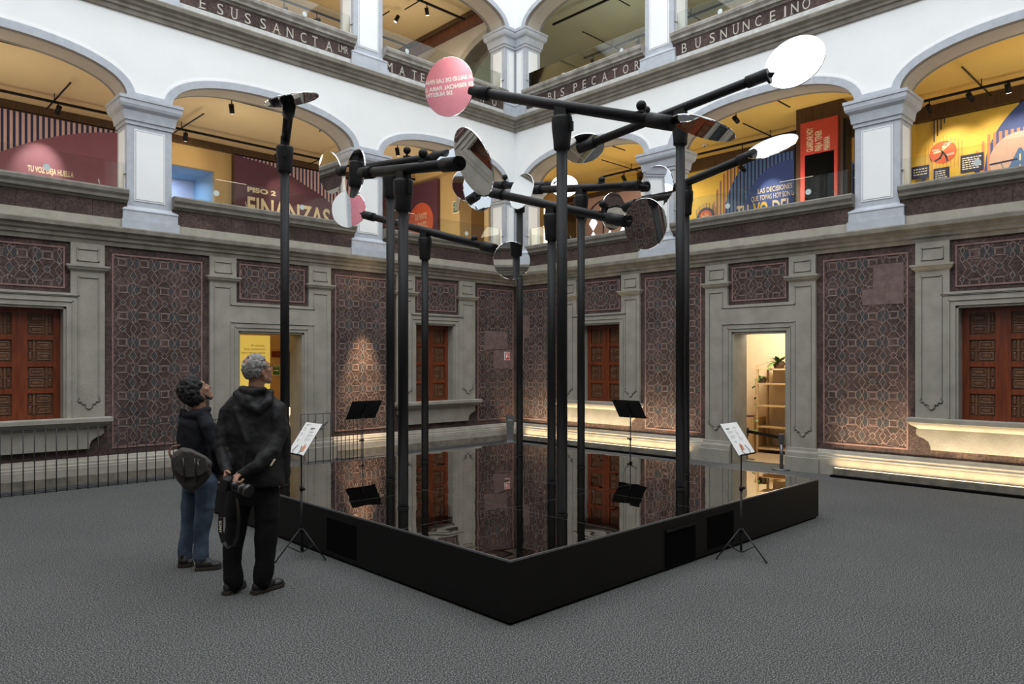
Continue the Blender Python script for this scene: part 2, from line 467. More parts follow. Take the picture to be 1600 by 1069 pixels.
# tile pattern: mortar lines + slate inlays, cell .28 x .375
CW, CH = 0.285, 0.385
def tile_panel(fr, parent, a0, a1, b0, b1, plain=(), seed=1, ph=0.0):
    rnd = random.Random(seed)
    mb = MB(fr)
    # pink border line
    t = 0.022
    mb.m('pinkline')
    mb.box(a0, a1, b1 - t, b1, 0.0, 0.010); mb.box(a0, a1, b0, b0 + t, 0.0, 0.010)
    mb.box(a0, a0 + t, b0 + t, b1 - t, 0.0, 0.010); mb.box(a1 - t, a1, b0 + t, b1 - t, 0.0, 0.010)
    mb.m('rose')
    for (x0, x1, y0, y1) in plain: mb.box(x0, x1, y0, y1, 0.0, 0.007)
    A0, A1, B0, B1 = a0 + t, a1 - t, b0 + t, b1 - t
    def ok(x, y):
        if not (A0 <= x <= A1 and B0 <= y <= B1): return False
        for (x0, x1, y0, y1) in plain:
            if x0 < x < x1 and y0 < y < y1: return False
        return True
    def clip(p, q):
        n = 4; out = []
        for i in range(n):
            u0, u1 = i / n, (i + 1) / n
            s_ = (p[0] + (q[0] - p[0]) * u0, p[1] + (q[1] - p[1]) * u0); e = (p[0] + (q[0] - p[0]) * u1, p[1] + (q[1] - p[1]) * u1)
            if ok((s_[0] + e[0]) / 2, (s_[1] + e[1]) / 2) and ok(*s_) and ok(*e): out.append((s_, e))
        if len(out) == n: return [(p, q)]
        return out
    sq = [(-.17, -.11), (.17, -.11), (.17, .11), (-.17, .11), (-.17, -.11)]
    octo = [(-.25, .14), (.25, .14), (.36, .20), (.5, .29), (.33, .5), (.5, .71), (.36, .80), (.25, .86), (-.25, .86), (-.36, .80), (-.5, .71), (-.33, .5), (-.5, .29), (-.36, .20), (-.25, .14)]
    dia = [(0, .37), (.16, .5), (0, .63), (-.16, .5), (0, .37)]
    dia2 = [(.5, .29), (.67, .5), (.5, .71), (.33, .5), (.5, .29)]
    sd1 = [(.5, 0), (.60, .145), (.5, .29), (.40, .145), (.5, 0)]
    sd2 = [(.5, 0), (.60, -.145), (.5, -.29), (.40, -.145), (.5, 0)]
    hexa = [(.21, -.09), (.21, .09), (.28, .155), (.40, .145), (.5, 0), (.40, -.145), (.28, -.155), (.21, -.09)]
    hexb = [(1 - x, y) for x, y in hexa]
    lines = [sq, octo, dia, sd1, sd2, [(.21, -.09), (.21, .09), (.26, .14)], [(.21, -.09), (.26, -.14)], [(.79, -.09), (.79, .09), (.74, .14)], [(.79, -.09), (.74, -.14)],
             [(.09, .57), (.33, .81)], [(-.09, .57), (-.33, .81)], [(.09, .43), (.33, .19)], [(-.09, .43), (-.33, .19)]]
    nx0, nx1 = int((a0 - ph) / CW) - 1, int((a1 - ph) / CW) + 2
    ny0, ny1 = int(b0 / CH) - 2, int(b1 / CH) + 2
    for i in range(nx0, nx1):
        for j in range(ny0, ny1):
            ox, oy = ph + i * CW, j * CH + 0.05
            jx, jy = rnd.uniform(-.006, .006), rnd.uniform(-.006, .006)
            # slate inlays
            mb.m('slate')
            for shape, pr in ((hexa, .85), (hexb, .85), (sd1, .8), (sd2, .8), (dia2, .7), (dia, .55)):
                if rnd.random() < pr:
                    ps = [(ox + x * CW + jx, oy + y * CH + jy) for x, y in shape[:-1]]
                    if all(ok(*p) for p in ps):
                        mb.quad([fr(x, y, 0.003) for x, y in ps])
            mb.m('mortar')
            for ln in lines:
                if rnd.random() < .05: continue
                ps = [(ox + x * CW + jx + rnd.uniform(-.003, .003), oy + y * CH + jy + rnd.uniform(-.003, .003)) for x, y in ln]
                if ln[0] == ln[-1]: ps[-1] = ps[0]
                for p, q in zip(ps[:-1], ps[1:]):
                    for s_, e in clip(p, q):
                        mb.line([s_, e], rnd.uniform(.0045, .0072), 0.006)
    return mb.build('tile_panel', parent, fixn=False)

def arch_pts(ac, hw, z0, rise, n=28, e=2.25, off=0.0):
    out = []
    for i in range(n + 1):
        t = PI - PI * i / n
        cx, sx = math.cos(t), math.sin(t)
        x = math.copysign(abs(cx) ** (2 / e), cx); y = abs(sx) ** (2 / e)
        out.append((ac + x * (hw + off), z0 + y * (rise + off)))
    return out

def storey(fr, wall, dz, zs_top, mats, pier_list=PIERS, letters=None, first=False):
    """one arcade storey above a cornice whose underside is at 3.34 + dz"""
    z = lambda v: v + dz
    # cornice
    mb = MB(fr).m(mats['cornice'])
    mb.prof(0, LEN, [(-.30, z(3.34)), (.03, z(3.34)), (.045, z(3.40)), (.07, z(3.41)), (.075, z(3.45)), (.11, z(3.475)), (.12, z(3.51)), (.17, z(3.535)), (.18, z(3.59)), (.175, z(3.605)), (-.30, z(3.61))])
    mb.build('cornice', wall)
    HP = 0.31
    for k in range(4):
        a0, a1 = PIERS[k] + HP, PIERS[k + 1] - HP
        mb = MB(fr)
        mb.m(mats['band']).box(a0, a1, z(3.61), z(3.74), -.28, .035)
        mb.m('tezontle')
        n = 7; rnd = random.Random(k * 7 + int(dz * 10))
        for q in range(n):
            x0, x1 = a0 + (a1 - a0) * q / n, a0 + (a1 - a0) * (q + 1) / n
            mb.box(x0 + .002, x1 - .002, z(3.74), z(3.98), -.26, .020 + rnd.uniform(-.004, .004))
        mb.m(mats['cap'])
        mb.prof(a0, a1, [(-.30, z(3.98)), (.03, z(3.98)), (.05, z(4.01)), (.085, z(4.02)), (.09, z(4.06)), (.12, z(4.10)), (.125, z(4.15)), (.11, z(4.17)), (-.32, z(4.17))])
        mb.build('parapet', wall)
    # arcade wall with arches
    Z0, R, HW, TH = z(5.52), 0.53, BAY / 2 - HP, 0.50
    mb = MB(fr); ab = MB(fr); so = MB(fr)
    top = zs_top
    for k in range(4):
        ac = (PIERS[k] + PIERS[k + 1]) / 2
        ps = arch_pts(ac, HW, Z0, R)
        mb.m('plaster')
        for (x0, y0), (x1, y1) in zip(ps[:-1], ps[1:]):
            mb.quad([fr(x0, y0, 0), fr(x1, y1, 0), fr(x1, top, 0), fr(x0, top, 0)])
            mb.quad([fr(x0, y0, -TH), fr(x0, top, -TH), fr(x1, top, -TH), fr(x1, y1, -TH)])
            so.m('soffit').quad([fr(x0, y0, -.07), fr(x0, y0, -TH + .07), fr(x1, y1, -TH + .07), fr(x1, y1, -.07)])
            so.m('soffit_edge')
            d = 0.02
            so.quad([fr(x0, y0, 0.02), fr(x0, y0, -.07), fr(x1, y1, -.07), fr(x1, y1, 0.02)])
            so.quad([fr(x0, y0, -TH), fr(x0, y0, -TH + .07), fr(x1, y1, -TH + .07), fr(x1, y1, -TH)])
        po = arch_pts(ac, HW, Z0, R, off=.115)
        pm = arch_pts(ac, HW, Z0, R, off=.145)
        ab.m('bluegrey')
        for i in range(len(ps) - 1):
            a, b, c, d = ps[i], ps[i + 1], po[i + 1], po[i]
            if min(a[0], b[0]) < PIERS[k] - .2: pass
            ab.quad([fr(*a, .02), fr(*b, .02), fr(*c, .02), fr(*d, .02)])
            ab.quad([fr(*d, .02), fr(*c, .02), fr(*c, 0.0), fr(*d, 0.0)])
        ab.m('plaster')
        for i in range(len(ps) - 1):
            a, b, c, d = po[i], po[i + 1], pm[i + 1], pm[i]
            ab.quad([fr(*a, .012), fr(*b, .012), fr(*c, .012), fr(*d, .012)])
            ab.quad([fr(*d, .012), fr(*c, .012), fr(*c, 0.0), fr(*d, 0.0)])
    mb.m('plaster')
    for k, a in enumerate(PIERS):
        x0, x1 = max(0, a - HP), min(LEN, a + HP)
        mb.box(x0, x1, Z0, top, -TH, 0)
        ab.m('bluegrey').box(max(0, a - HP + .01), min(LEN, a + HP - .01), Z0, Z0 + .085, 0, .021)
    mb.build('arcade', wall, fixn=False); so.build('arch_soffit', wall, fixn=False); ab.build('arch_band', wall, fixn=False)
    # piers
    for a in pier_list:
        x0, x1 = max(0, a - HP), min(LEN, a + HP)
        l, r = (a > 0.1), (a < LEN - .1)
        p = MB(fr).m('bluegrey')
        c0, c1 = -.46, -.01
        def rl(zo):
            rr = []
            for zz, o in zo:
                A0 = x0 - (o if l else 0); A1 = x1 + (o if r else 0)
                rr.append([fr(A0, zz, c0 - o), fr(A1, zz, c0 - o), fr(A1, zz, c1 + o), fr(A0, zz, c1 + o)])
            p.rings(rr)
        rl([(z(3.605), .085), (z(3.75), .085), (z(3.752), .068), (z(3.87), .066), (z(3.885), .075), (z(3.905), .07), (z(3.93), .03), (z(3.96), .0), (z(5.14), .0),
            (z(5.142), .02), (z(5.19), .02), (z(5.20), .04), (z(5.24), .045), (z(5.27), .05), (z(5.33), .06), (z(5.37), .10), (z(5.41), .115), (z(5.47), .118), (z(5.475), .13), (z(5.52), .13)])
        pier = p.build('pier', wall)
        q = MB(fr)
        if l and r: spans = [(x0 + .11, x1 - .11)]
        elif r: spans = [(x0 + .05, x1 - .09)]
        else: spans = [(x0 + .09, x1 - .05)]
        for s0, s1 in spans:
            q.m('plaster').box(s0 - .012, s1 + .012, z(4.04) , z(5.08), c1, c1 + .010)
            q.m('bluegrey').box(s0, s1, z(4.052), z(5.068), c1 + .0101, c1 + .0103)
            q.m('plaster').box(s0 + .012, s1 - .012, z(4.065), z(5.055), c1 + .008, c1 + .014)
        for (side, flag) in ((x0, l), (x1, r)):
            if flag:
                sg = -1 if side == x0 else 1
                q.m('plaster').box(min(side, side + sg * .008), max(side, side + sg * .008), z(4.05), z(5.07), c0 + .09, c1 - .09)
        q.build('pier_panel', pier)
    return

def gallery(fr, wall, dz, depth, ceil_mat, wall_mat, a0=0.0, a1=LEN, zc=6.30):
    z = lambda v: v + dz
    mb = MB(fr)
    mb.m('planks').box(a0, a1, z(3.36), z(3.60), -depth, -.31)
    mb.build('gallery_floor', wall)
    mb = MB(fr).m(ceil_mat).box(a0, a1, z(zc), z(zc) + .08, -depth, -.51)
    mb.build('gallery_ceiling', wall)
    if wall_mat is None: return
    mb = MB(fr).m(wall_mat).box(a0, a1, z(3.6), z(zc), -depth - .1, -depth)
    mb.build('gallery_back_wall', wall)

def ground(fr, wall, openings, seed=0, plainmap={}):
    """openings: (kind, a0, a1, outer0, outer1)"""
    mb = MB(fr).m('tezontle')
    TH = .45
    cur = 0.0
    for kind, a0, a1, b0, b1 in openings:
        mb.box(cur, a0, 0, 3.34, -TH, 0)
        zt = 2.19 if kind == 'door' else 2.45
        mb.box(a0, a1, zt, 3.34, -TH, 0)
        if kind != 'door': mb.box(a0, a1, 0, .90, -TH, 0)
        cur = a1
    mb.box(cur, LEN, 0, 3.34, -TH, 0)
    mb.build('masonry', wall)
    # plinth between doors
    doors = [(b0, b1) for k, a0, a1, b0, b1 in openings if k == 'door']
    segs = []; cur = 0.0
    for d0, d1 in doors: segs.append((cur, d0 - .02)); cur = d1 + .02
    segs.append((cur, LEN))
    pl = MB(fr)
    for s0, s1 in segs:
        pl.m('stone_cream')
        pl.prof(s0, s1, [(0, .13), (.085, .13), (.085, .235), (.080, .245), (.080, .27), (.065, .285), (.062, .315), (.045, .33), (.03, .36), (0, .37)])
        if fr is FR:
            s2 = max(s0, .15) if s0 < 1 else 6.95
            pl.m('lowcourse').box(s2, min(s1, 4.45) if s0 < 1 else s1, 0, .125, 0, .19)
            pl.m('stone_cream').box(4.45, s1, 0, .13, 0, .085) if s0 < 1 else pl.m('stone_cream').box(s0, 6.95, 0, .13, 0, .085)
        else: pl.m('lowcourse').box(s0, s1, 0, .13, 0, .10)
    pl.build('plinth', wall)
    # tile panels between surrounds
    cur = 0.0
    for i, (kind, a0, a1, b0, b1) in enumerate(openings + [('end', 0, 0, LEN, 0)]):
        if b0 - cur > .6:
            x0, x1 = cur + .10, b0 - .10
            if cur == 0.0: x0 = .06
            if kind == 'end': x1 = LEN - .06
            tile_panel(fr, wall, x0, x1, .46, 3.24, plain=plainmap.get(i, ()), seed=seed * 10 + i, ph=x0 + .14)
        cur = b1

LEAFH = 1.55
def shutter_leaf(fr, parent, a0, a1, z0, z1, c):
    mb = MB(fr).m('redwood')
    st = .085
    mb.box(a0, a0 + st, z0, z1, c - .05, c); mb.box(a1 - st, a1, z0, z1, c - .05, c)
    rows = 4; rail = .065
    ph = (z1 - z0 - rail * (rows + 1)) / rows
    for r in range(rows + 1):
        zz = z0 + r * (ph + rail)
        mb.box(a0 + st, a1 - st, zz, zz + rail, c - .05, c - .004)
    for r in range(rows):
        zb = z0 + rail + r * (ph + rail); zt = zb + ph
        x0, x1 = a0 + st, a1 - st
        mb.m('panelwood').box(x0, x1, zb, zt, c - .05, c - .034)
        # carved geometric fields: upright at one side, stacked lozenge fields at the other
        w = x1 - x0
        sp = x0 + w * .26 if r % 2 == 0 else x1 - w * .26
        mb.box(x0 + .01, x1 - .01, zb + ph * .47, zb + ph * .53, c - .034, c - .018)
        mb.box(sp - .012, sp + .012, zb + .01, zt - .01, c - .034, c - .016)
        if r % 2 == 0: f0, f1, g0, g1 = sp + .03, x1 - .02, x0 + .015, sp - .025
        else: f0, f1, g0, g1 = x0 + .02, sp - .03, sp + .025, x1 - .015
        for (y0, y1) in ((zb + .02, zb + ph * .43), (zb + ph * .57, zt - .02)):
            mb.rings([[fr(f0 + o, y0 + o, c - .034 + h), fr(f1 - o, y0 + o, c - .034 + h), fr(f1 - o, y1 - o, c - .034 + h), fr(f0 + o, y1 - o, c - .034 + h)] for o, h in ((0, 0), (0, .010), (.016, .013), (.030, .004), (.031, .016), (.05, .018))])
            if g1 - g0 > .03:
                mb.rings([[fr(g0 + o, y0 + o, c - .034 + h), fr(g1 - o, y0 + o, c - .034 + h), fr(g1 - o, y1 - o, c - .034 + h), fr(g0 + o, y1 - o, c - .034 + h)] for o, h in ((0, 0), (0, .008), (.012, .016))])
        mb.m('redwood')
    return mb.build('shutter_leaf', parent)

def orn(x0, x1, zb, zt):
    """panel outline with a scrolled foot"""
    m = (x0 + x1) / 2; w = (x1 - x0) / 2
    half = [(-1.0, .02), (-1.08, -.005), (-.98, -.03), (-.80, -.025), (-.68, -.035), (-.60, -.062), (-.45, -.058), (-.33, -.068), (-.30, -.10), (-.14, -.122), (0, -.128)]
    foot = half + [(-x, y) for x, y in half[-2::-1]]
    return [(m + x * w, zb + .15 + y) for x, y in foot] + [(x1, zt), (x0, zt), (x0, zb + .15)]

def surround(fr, root, kind, a0, a1, b0, b1, ornamental=True):
    zt = 2.19 if kind == 'door' else 2.45
    PW = 0.42; F = .045
    zl = 2.64   # underside of the frieze
    zb = 0.0 if kind == 'door' else .92
    mb = MB(fr).m('stone')
    # upright slabs and lintel slab
    mb.box(b0, a0, zb, zl, 0, F); mb.box(a1, b1, zb, zl, 0, F); mb.box(a0, a1, zt, zl, 0, F)
    # jamb linings
    mb.box(a0 - .001, a0 + .03, zb, zt, -.42, F * .5); mb.box(a1 - .03, a1 + .001, zb, zt, -.42, F * .5)
    mb.box(a0, a1, zt - .03, zt + .001, -.42, F * .5)
    # upper pilaster blocks
    for x0, x1 in ((b0, b0 + PW), (b1 - PW, b1)):
        mb.box(x0, x1, zl, 3.34, 0, F)
        mb.rings([[fr(x0 - o, z_, 0), fr(x1 + o, z_, 0), fr(x1 + o, z_, F + o), fr(x0 - o, z_, F + o)] for z_, o in ((2.94, 0), (2.965, .018), (2.975, .035), (3.0, .045), (3.01, .058), (3.035, .06), (3.037, 0))])
    if kind == 'door':
        for x0, x1 in ((b0, a0 - .0), (a1 + .0, b1)):
            mb.rings([[fr(x0 - (o if x0 == b0 else 0), z_, 0), fr(x1 + (o if x1 == b1 else 0), z_, 0), fr(x1 + (o if x1 == b1 else 0), z_, F + o), fr(x0 - (o if x0 == b0 else 0), z_, F + o)] for z_, o in ((0, .075), (.22, .075), (.225, .055), (.29, .05), (.32, .03), (.36, .025), (.365, .001))])
    mb.build('stone_surround', root)
    # relief mouldings (thin raised fillets, each with a painted shade line)
    ml = MB(fr)
    h0, h1 = F, F + .013
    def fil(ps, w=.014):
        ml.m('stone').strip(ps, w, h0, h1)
        ml.m('shade_and_dark').strip([(x + 0.006, y - .011) for x, y in ps], .011, h0, h0 + .003)  # dark strip painted below the fillet as its shade
    for x0, x1 in ((b0, b0 + PW), (b1 - PW, b1)):
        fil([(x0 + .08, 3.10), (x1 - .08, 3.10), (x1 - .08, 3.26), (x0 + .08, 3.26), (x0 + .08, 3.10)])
    ins = .075
    pb = 1.02 if kind == 'window' else .52
    # long outline following pilaster, shouldered into the lintel
    L0, L1 = b0 + ins, b0 + PW - ins - .02
    R0, R1 = b1 - PW + ins + .02, b1 - ins
    feet = []
    for x0, x1, inner in ((L0, L1, 1), (R0, R1, -1)):
        o = orn(x0, x1, pb, 2.87)
        if not ornamental: o = [(x0, pb), (x1, pb), (x1, 2.87), (x0, 2.87), (x0, pb)]
        n = len(o)
        # inner vertical is cut by the lintel moulding: drop the inner side above the lintel
        ft = o[:-3] if ornamental else [(x0, pb), (x1, pb)]
        feet.append(ft)
    zi = zt + (.155 if kind == 'window' else .135)
    fl_, fr2 = feet
    # one field outline: left foot, outer edge, shoulders, lintel, right side; and its inner boundary over the opening
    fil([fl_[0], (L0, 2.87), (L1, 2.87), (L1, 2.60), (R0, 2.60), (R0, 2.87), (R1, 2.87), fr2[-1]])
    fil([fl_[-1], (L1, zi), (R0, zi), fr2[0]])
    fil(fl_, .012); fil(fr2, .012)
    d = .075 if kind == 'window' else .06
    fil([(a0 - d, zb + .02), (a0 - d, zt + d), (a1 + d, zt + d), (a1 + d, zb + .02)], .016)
    ml.build('relief_moulding', root)
    # frieze tile panel
    tile_panel(fr, root, b0 + PW + .06, b1 - PW - .06, 2.70, 3.27, seed=int(a0 * 31), ph=(a0 + a1) / 2)
    if kind == 'window':
        s = MB(fr).m('stone')
        e = .07
        s.rings([[fr(b0 - e + o, z_, 0), fr(b1 + e - o, z_, 0), fr(b1 + e - o, z_, .20 - o), fr(b0 - e + o, z_, .20 - o)] for z_, o in ((.925, .005), (.915, 0), (.865, 0), (.855, .02), (.84, .03), (.82, .05), (.80, .09), (.79, .10), (.775, .12))])
        def apron(x, sg):
            # curved bracket end
            return [(x, .775), (x - sg * .005, .70), (x + sg * .03, .665), (x + sg * .09, .645), (x + sg * .15, .60), (x + sg * .175, .545), (x + sg * .18, .49)]
        Lp = apron(b0 + .02, 1); Rp = apron(b1 - .02, -1)
        s.poly(Lp + Rp[::-1], 0, .07)
        s.box(a0, a1, .84, .905, -.20, 0.0)
        s.build('sill', root)

def window(n, fr, a0, a1, b0, b1, simple=False):
    p = fr((a0 + a1) / 2, .9, 0)
    root = struct(thing('window_%d' % n, p))
    surround(fr, root, 'window', a0, a1, b0, b1, not simple)
    m = (a0 + a1) / 2
    shutter_leaf(fr, root, a0 + .03, m - .002, .905, 2.42, -.16)
    shutter_leaf(fr, root, m + .002, a1 - .03, .905, 2.42, -.16)
    return root
def door(n, fr, a0, a1, b0, b1, simple=False):
    root = struct(thing('door_%d' % n, fr((a0 + a1) / 2, 0, 0)))
    surround(fr, root, 'door', a0, a1, b0, b1, not simple)
    return root

LOPEN = [('window', 5.42, 6.42, 4.95, 6.89), ('door', 8.81, 9.95, 8.355, 10.455), ('window', 12.28, 13.27, 11.85, 13.80)]
ROPEN = [('window', 1.90, 2.90, 1.38, 3.35), ('door', 5.22, 6.17, 4.73, 6.63), ('window', 8.51, 9.51, 8.02, 10.0), ('window', 12.3, 13.3, 11.8, 13.8)]
GOPEN = [('window', 1.90, 2.90, 1.40, 3.35), ('window', 5.15, 6.15, 4.65, 6.65), ('window', 8.85, 9.85, 8.35, 10.35), ('window', 12.1, 13.1, 11.6, 13.6)]

wallL = struct(thing('wall_left', FL(7.5, 0, 0))); wallR = struct(thing('wall_right', FR(7.5, 0, 0)))
wallN = struct(thing('wall_near', FN(7.5, 0, 0))); wallE = struct(thing('wall_rear', FE(7.5, 0, 0)))
fm = dict(cornice='stone_dark', band='stone_cream', cap='capstone')
fm3 = dict(cornice='stone_dark', band='whiteband', cap='pale_cap')
for fr, wl, op, sd, pm in ((FL, wallL, LOPEN, 1, {3: [(14.1, 14.75, 1.95, 2.35), (14.35, 14.94, 1.55, 1.96)]}),
                           (FR, wallR, ROPEN, 2, {0: [(.10, .45, 2.2, 2.7), (.10, .28, 1.8, 2.2)], 2: [(7.45, 7.86, 2.75, 3.1), (7.30, 7.86, 2.52, 2.75)]}),
                           (FN, wallN, GOPEN, 3, {}), (FE, wallE, GOPEN, 4, {})):
    ground(fr, wl, op, sd, pm)
    storey(fr, wl, 0.0, 6.72, fm)
    storey(fr, wl, 3.38, 11.1, fm3)
n = 1
for fr, op, s in ((FL, LOPEN, 0), (FR, ROPEN, 0), (FN, GOPEN, 1), (FE, GOPEN, 1)):
    for kind, a0, a1, b0, b1 in op:
        if kind == 'window': window(n, fr, a0, a1, b0, b1, bool(s)); n += 1
door(1, FL, *LOPEN[1][1:]); door(2, FR, *ROPEN[1][1:])

DL, DR = 4.0, 3.5
gallery(FL, wallL, 0, DL, 'ceil_tan', None, a1=LEN - .3)
gallery(FL, wallL, 3.38, DL, 'ceil_tan', 'ochre', a1=LEN - .3, zc=6.15)
gallery(FR, wallR, 0, DR, 'ceil_amber', 'yellow', a0=-DL)
gallery(FR, wallR, 3.38, DR, 'ceil_olive', 'ochre', a0=-DL, zc=6.15)
gallery(FN, wallN, 0, 3.2, 'ceil_tan', 'pinkwall'); gallery(FN, wallN, 3.38, 3.2, 'ceil_tan', 'pinkwall')
gallery(FE, wallE, 0, 3.2, 'ceil_tan', 'pinkwall'); gallery(FE, wallE, 3.38, 3.2, 'ceil_tan', 'pinkwall')

# floor
fl = MB().m('carpet').box(U0 - LEN - .5, U0 + 3.2, V0 - LEN - .5, V0 + 3.6, -.12, 0)
struct(fl.build('floor'))
# dark stone strip along the left wall (kerb beside the carpet)
t = MB(FL).m('basement'); t.box(0, 8.30, 0.0, .012, .10, .42); t.box(10.5, 14.85, 0.0, .012, .10, .36)
struct(t.build('trim_1'))
# ================================================================ GALLERIES, PRINTS, TEXTS
BL = FL.off(-DL); BR = FR.off(-DR)          # back walls of the left and right galleries
def ab(fr, x, y):
    """where the sight line through a photo pixel meets a wall plane"""
    r = ray(x, y); t = (fr.O - CAM).dot(fr.n) / r.dot(fr.n); p = CAM + r * t
    return (p - fr.O).dot(fr.r), p.z
def tline(mb, body, x0, y0, x1, y1, h, c, sx=None, align='LEFT', bold=0.012):
    a0, b0 = ab(mb.fr, x0, y0); a1, b1 = ab(mb.fr, x1, y1)
    mb.text(body, (a0 + a1) / 2, (b0 + b1) / 2, h, c, width=a1 - a0, align='CENTER', bold=bold)

# --- carved inscriptions on the third-storey parapets
def letters(fr, wl, items, h=.17, b=7.385):
    mb = MB(fr).m('letter')
    for ch, x, y in items:
        a = ab(fr, x, y)[0]
        w = {'I': .03, 'T': .105, 'E': .09, 'A': .12, 'N': .12, 'O': .125, 'C': .105, 'M': .14, 'W': .15}.get(ch, .10)
        mb.text(ch, a, b - h / 2 - .155, h, .027, width=w)
        # small serifs
        z0 = b - h / 2 - .155
        if ch in 'EIN': mb.line([(a - w / 2 - .012, z0), (a - w / 2 + .03, z0)], .010, .027)
        if ch in 'T': mb.line([(a - .025, z0), (a + .025, z0)], .010, .027)
        if ch in 'AM': mb.line([(a - w / 2 - .016, z0), (a - w / 2 + .022, z0)], .010, .027); mb.line([(a + w / 2 - .022, z0), (a + w / 2 + .016, z0)], .010, .027)
        if ch in 'U': mb.line([(a - w / 2 - .012, z0 + h), (a - w / 2 + .03, z0 + h)], .010, .027); mb.line([(a + w / 2 - .03, z0 + h), (a + w / 2 + .012, z0 + h)], .010, .027)
    mb.build('carved_inscription', wl, fixn=False)
letters(FL, wallL, [('I', 278, 2), ('E', 315, 12), ('S', 343, 20), ('U', 365, 26), ('S', 386, 33), ('S', 410, 40), ('A', 431, 48), ('N', 452, 54), ('C', 473, 60), ('T', 491, 66), ('A', 513, 74),
                    ('M', 607, 104), ('A', 627, 108), ('T', 646, 114), ('E', 659, 120), ('R', 680, 126), ('P', 728, 142), ('R', 752, 153), ('O', 771, 162)])
mb = MB(FL).m('letter'); a, b = ab(FL, 535, 80); mb.text('LMR', a, 7.19, .13, .027, width=.19); mb.build('carved_monogram', wallL, fixn=False)
letters(FR, wallR, [('B', 860, 152), ('I', 868, 150), ('S', 880, 147), ('P', 900, 138), ('E', 914, 133), ('C', 929, 127), ('A', 946, 122), ('T', 962, 116), ('O', 979, 109), ('R', 996, 102),
                    ('B', 1070, 76), ('U', 1092, 69), ('S', 1114, 60), ('N', 1132, 54), ('U', 1151, 47), ('N', 1167, 42), ('C', 1186, 33), ('E', 1208, 25), ('I', 1228, 16), ('N', 1243, 12), ('O', 1261, 5)])

# --- left gallery, second storey: back wall with a window recess
wallmb = MB(BL).m('ochre')
ha0, ha1, hz = 8.5, 10.02, 5.72
wallmb.box(0, ha0, 3.6, 6.30, -.1, 0); wallmb.box(ha1, LEN + 3.6, 3.6, 6.30, -.1, 0); wallmb.box(ha0, ha1, hz, 6.30, -.1, 0); wallmb.box(ha0, ha1, 3.6, 3.9, -.1, 0)
wallmb.build('gallery_back_wall', wallL)
win = struct(thing('window_13', BL((ha0 + ha1) / 2, 3.9, 0)))
w_ = MB(BL).m('bluelit')
w_.box(ha1, ha1 + .06, 3.9, hz, -1.2, -.1); w_.box(ha0 - .06, ha0, 3.9, hz, -1.2, -.1); w_.box(ha0, ha1, hz, hz + .06, -1.2, -.1); w_.box(ha0, ha1, 3.84, 3.9, -1.2, -.1)
w_.build('reveal', win)
w_ = MB(BL).m('lilac'); w_.box(ha0, ha1, 3.9, hz, -1.26, -1.2); w_.m('redwood').box(ha0 + .1, ha1, 4.95, 5.15, -1.2, -1.15); w_.m('white').box(ha0 + .75, ha0 + .9, 3.9, 5.6, -1.2, -1.17)
w_.build('window_frame', win)
light('window_daylight', 'AREA', tuple(BL((ha0 + ha1) / 2, 5.6, -.6)), 18, (.62, .78, 1.0), .8, .8, target=tuple(BL((ha0 + ha1) / 2, 3.9, -.9)))

# beams on top of the back walls
mb = MB(BL).m('darkwood').box(0, LEN - .3, 6.16, 6.299, .0, .10); struct(mb.build('trim_2'))
mb = MB(BR).m('darkwood').box(.8, LEN, 6.05, 6.299, .0, .14); struct(mb.build('trim_3'))

# --- cross walls closing the left galleries at the corner pier
CX = Frame((10.70, 11.30, 0), (0, -1, 0), (-1, 0, 0))    # a = 11.30 - y
def crosswall(dz, z1, name, pier0, matn, y0, y1, zs, rise):
    """wall with an arched opening between y0 (near courtyard) and y1"""
    root = struct(thing(name, (10.7, 13.3, 3.6 + dz)))
    a_of = lambda y: 11.30 - y
    mb = MB(CX).m(matn)
    A0, A1 = a_of(y1), a_of(y0)
    AC = a_of(11.86)
    mb.box(a_of(15.35), A0, 3.6 + dz, z1, -.35, 0)
    if A1 < AC: mb.box(A1, AC, 3.6 + dz, z1, -.35, 0)
    ps = arch_pts((A0 + A1) / 2, (A1 - A0) / 2, zs, rise, n=20, e=2.0)
    for p, q in zip(ps[:-1], ps[1:]):
        if q[0] <= AC: mb.poly([p, q, (q[0], z1), (p[0], z1)], -.35, 0)
    po = arch_pts((A0 + A1) / 2, (A1 - A0) / 2, zs, rise, n=20, e=2.0, off=.16)
    mb.m('stone_cream')
    for i in range(20):
        if po[i + 1][0] <= AC: mb.poly([ps[i], ps[i + 1], po[i + 1], po[i]], -.45 if dz else -.001, .03)
    mb.build('arch_wall', root)
    return root
crosswall(0, 6.30, 'wall_gallery_second', 0, 'ochre', 12.0, 12.85, 5.2, .45)
crosswall(3.38, 9.53, 'wall_gallery_third', 0, 'soffit', 10.45, 12.98, 8.05, .86)
mb = MB(CX).m('ochre').box(-4.0, -.6, 6.10, 6.299, .001, .16); struct(mb.build('trim_4'))
mb = MB(CX).m('redbeam').box(-4.0, -.6, 9.26, 9.42, .001, .16); mb.m('darkwood').box(-4.0, -.6, 9.42, 9.529, .001, .22); struct(mb.build('trim_5'))

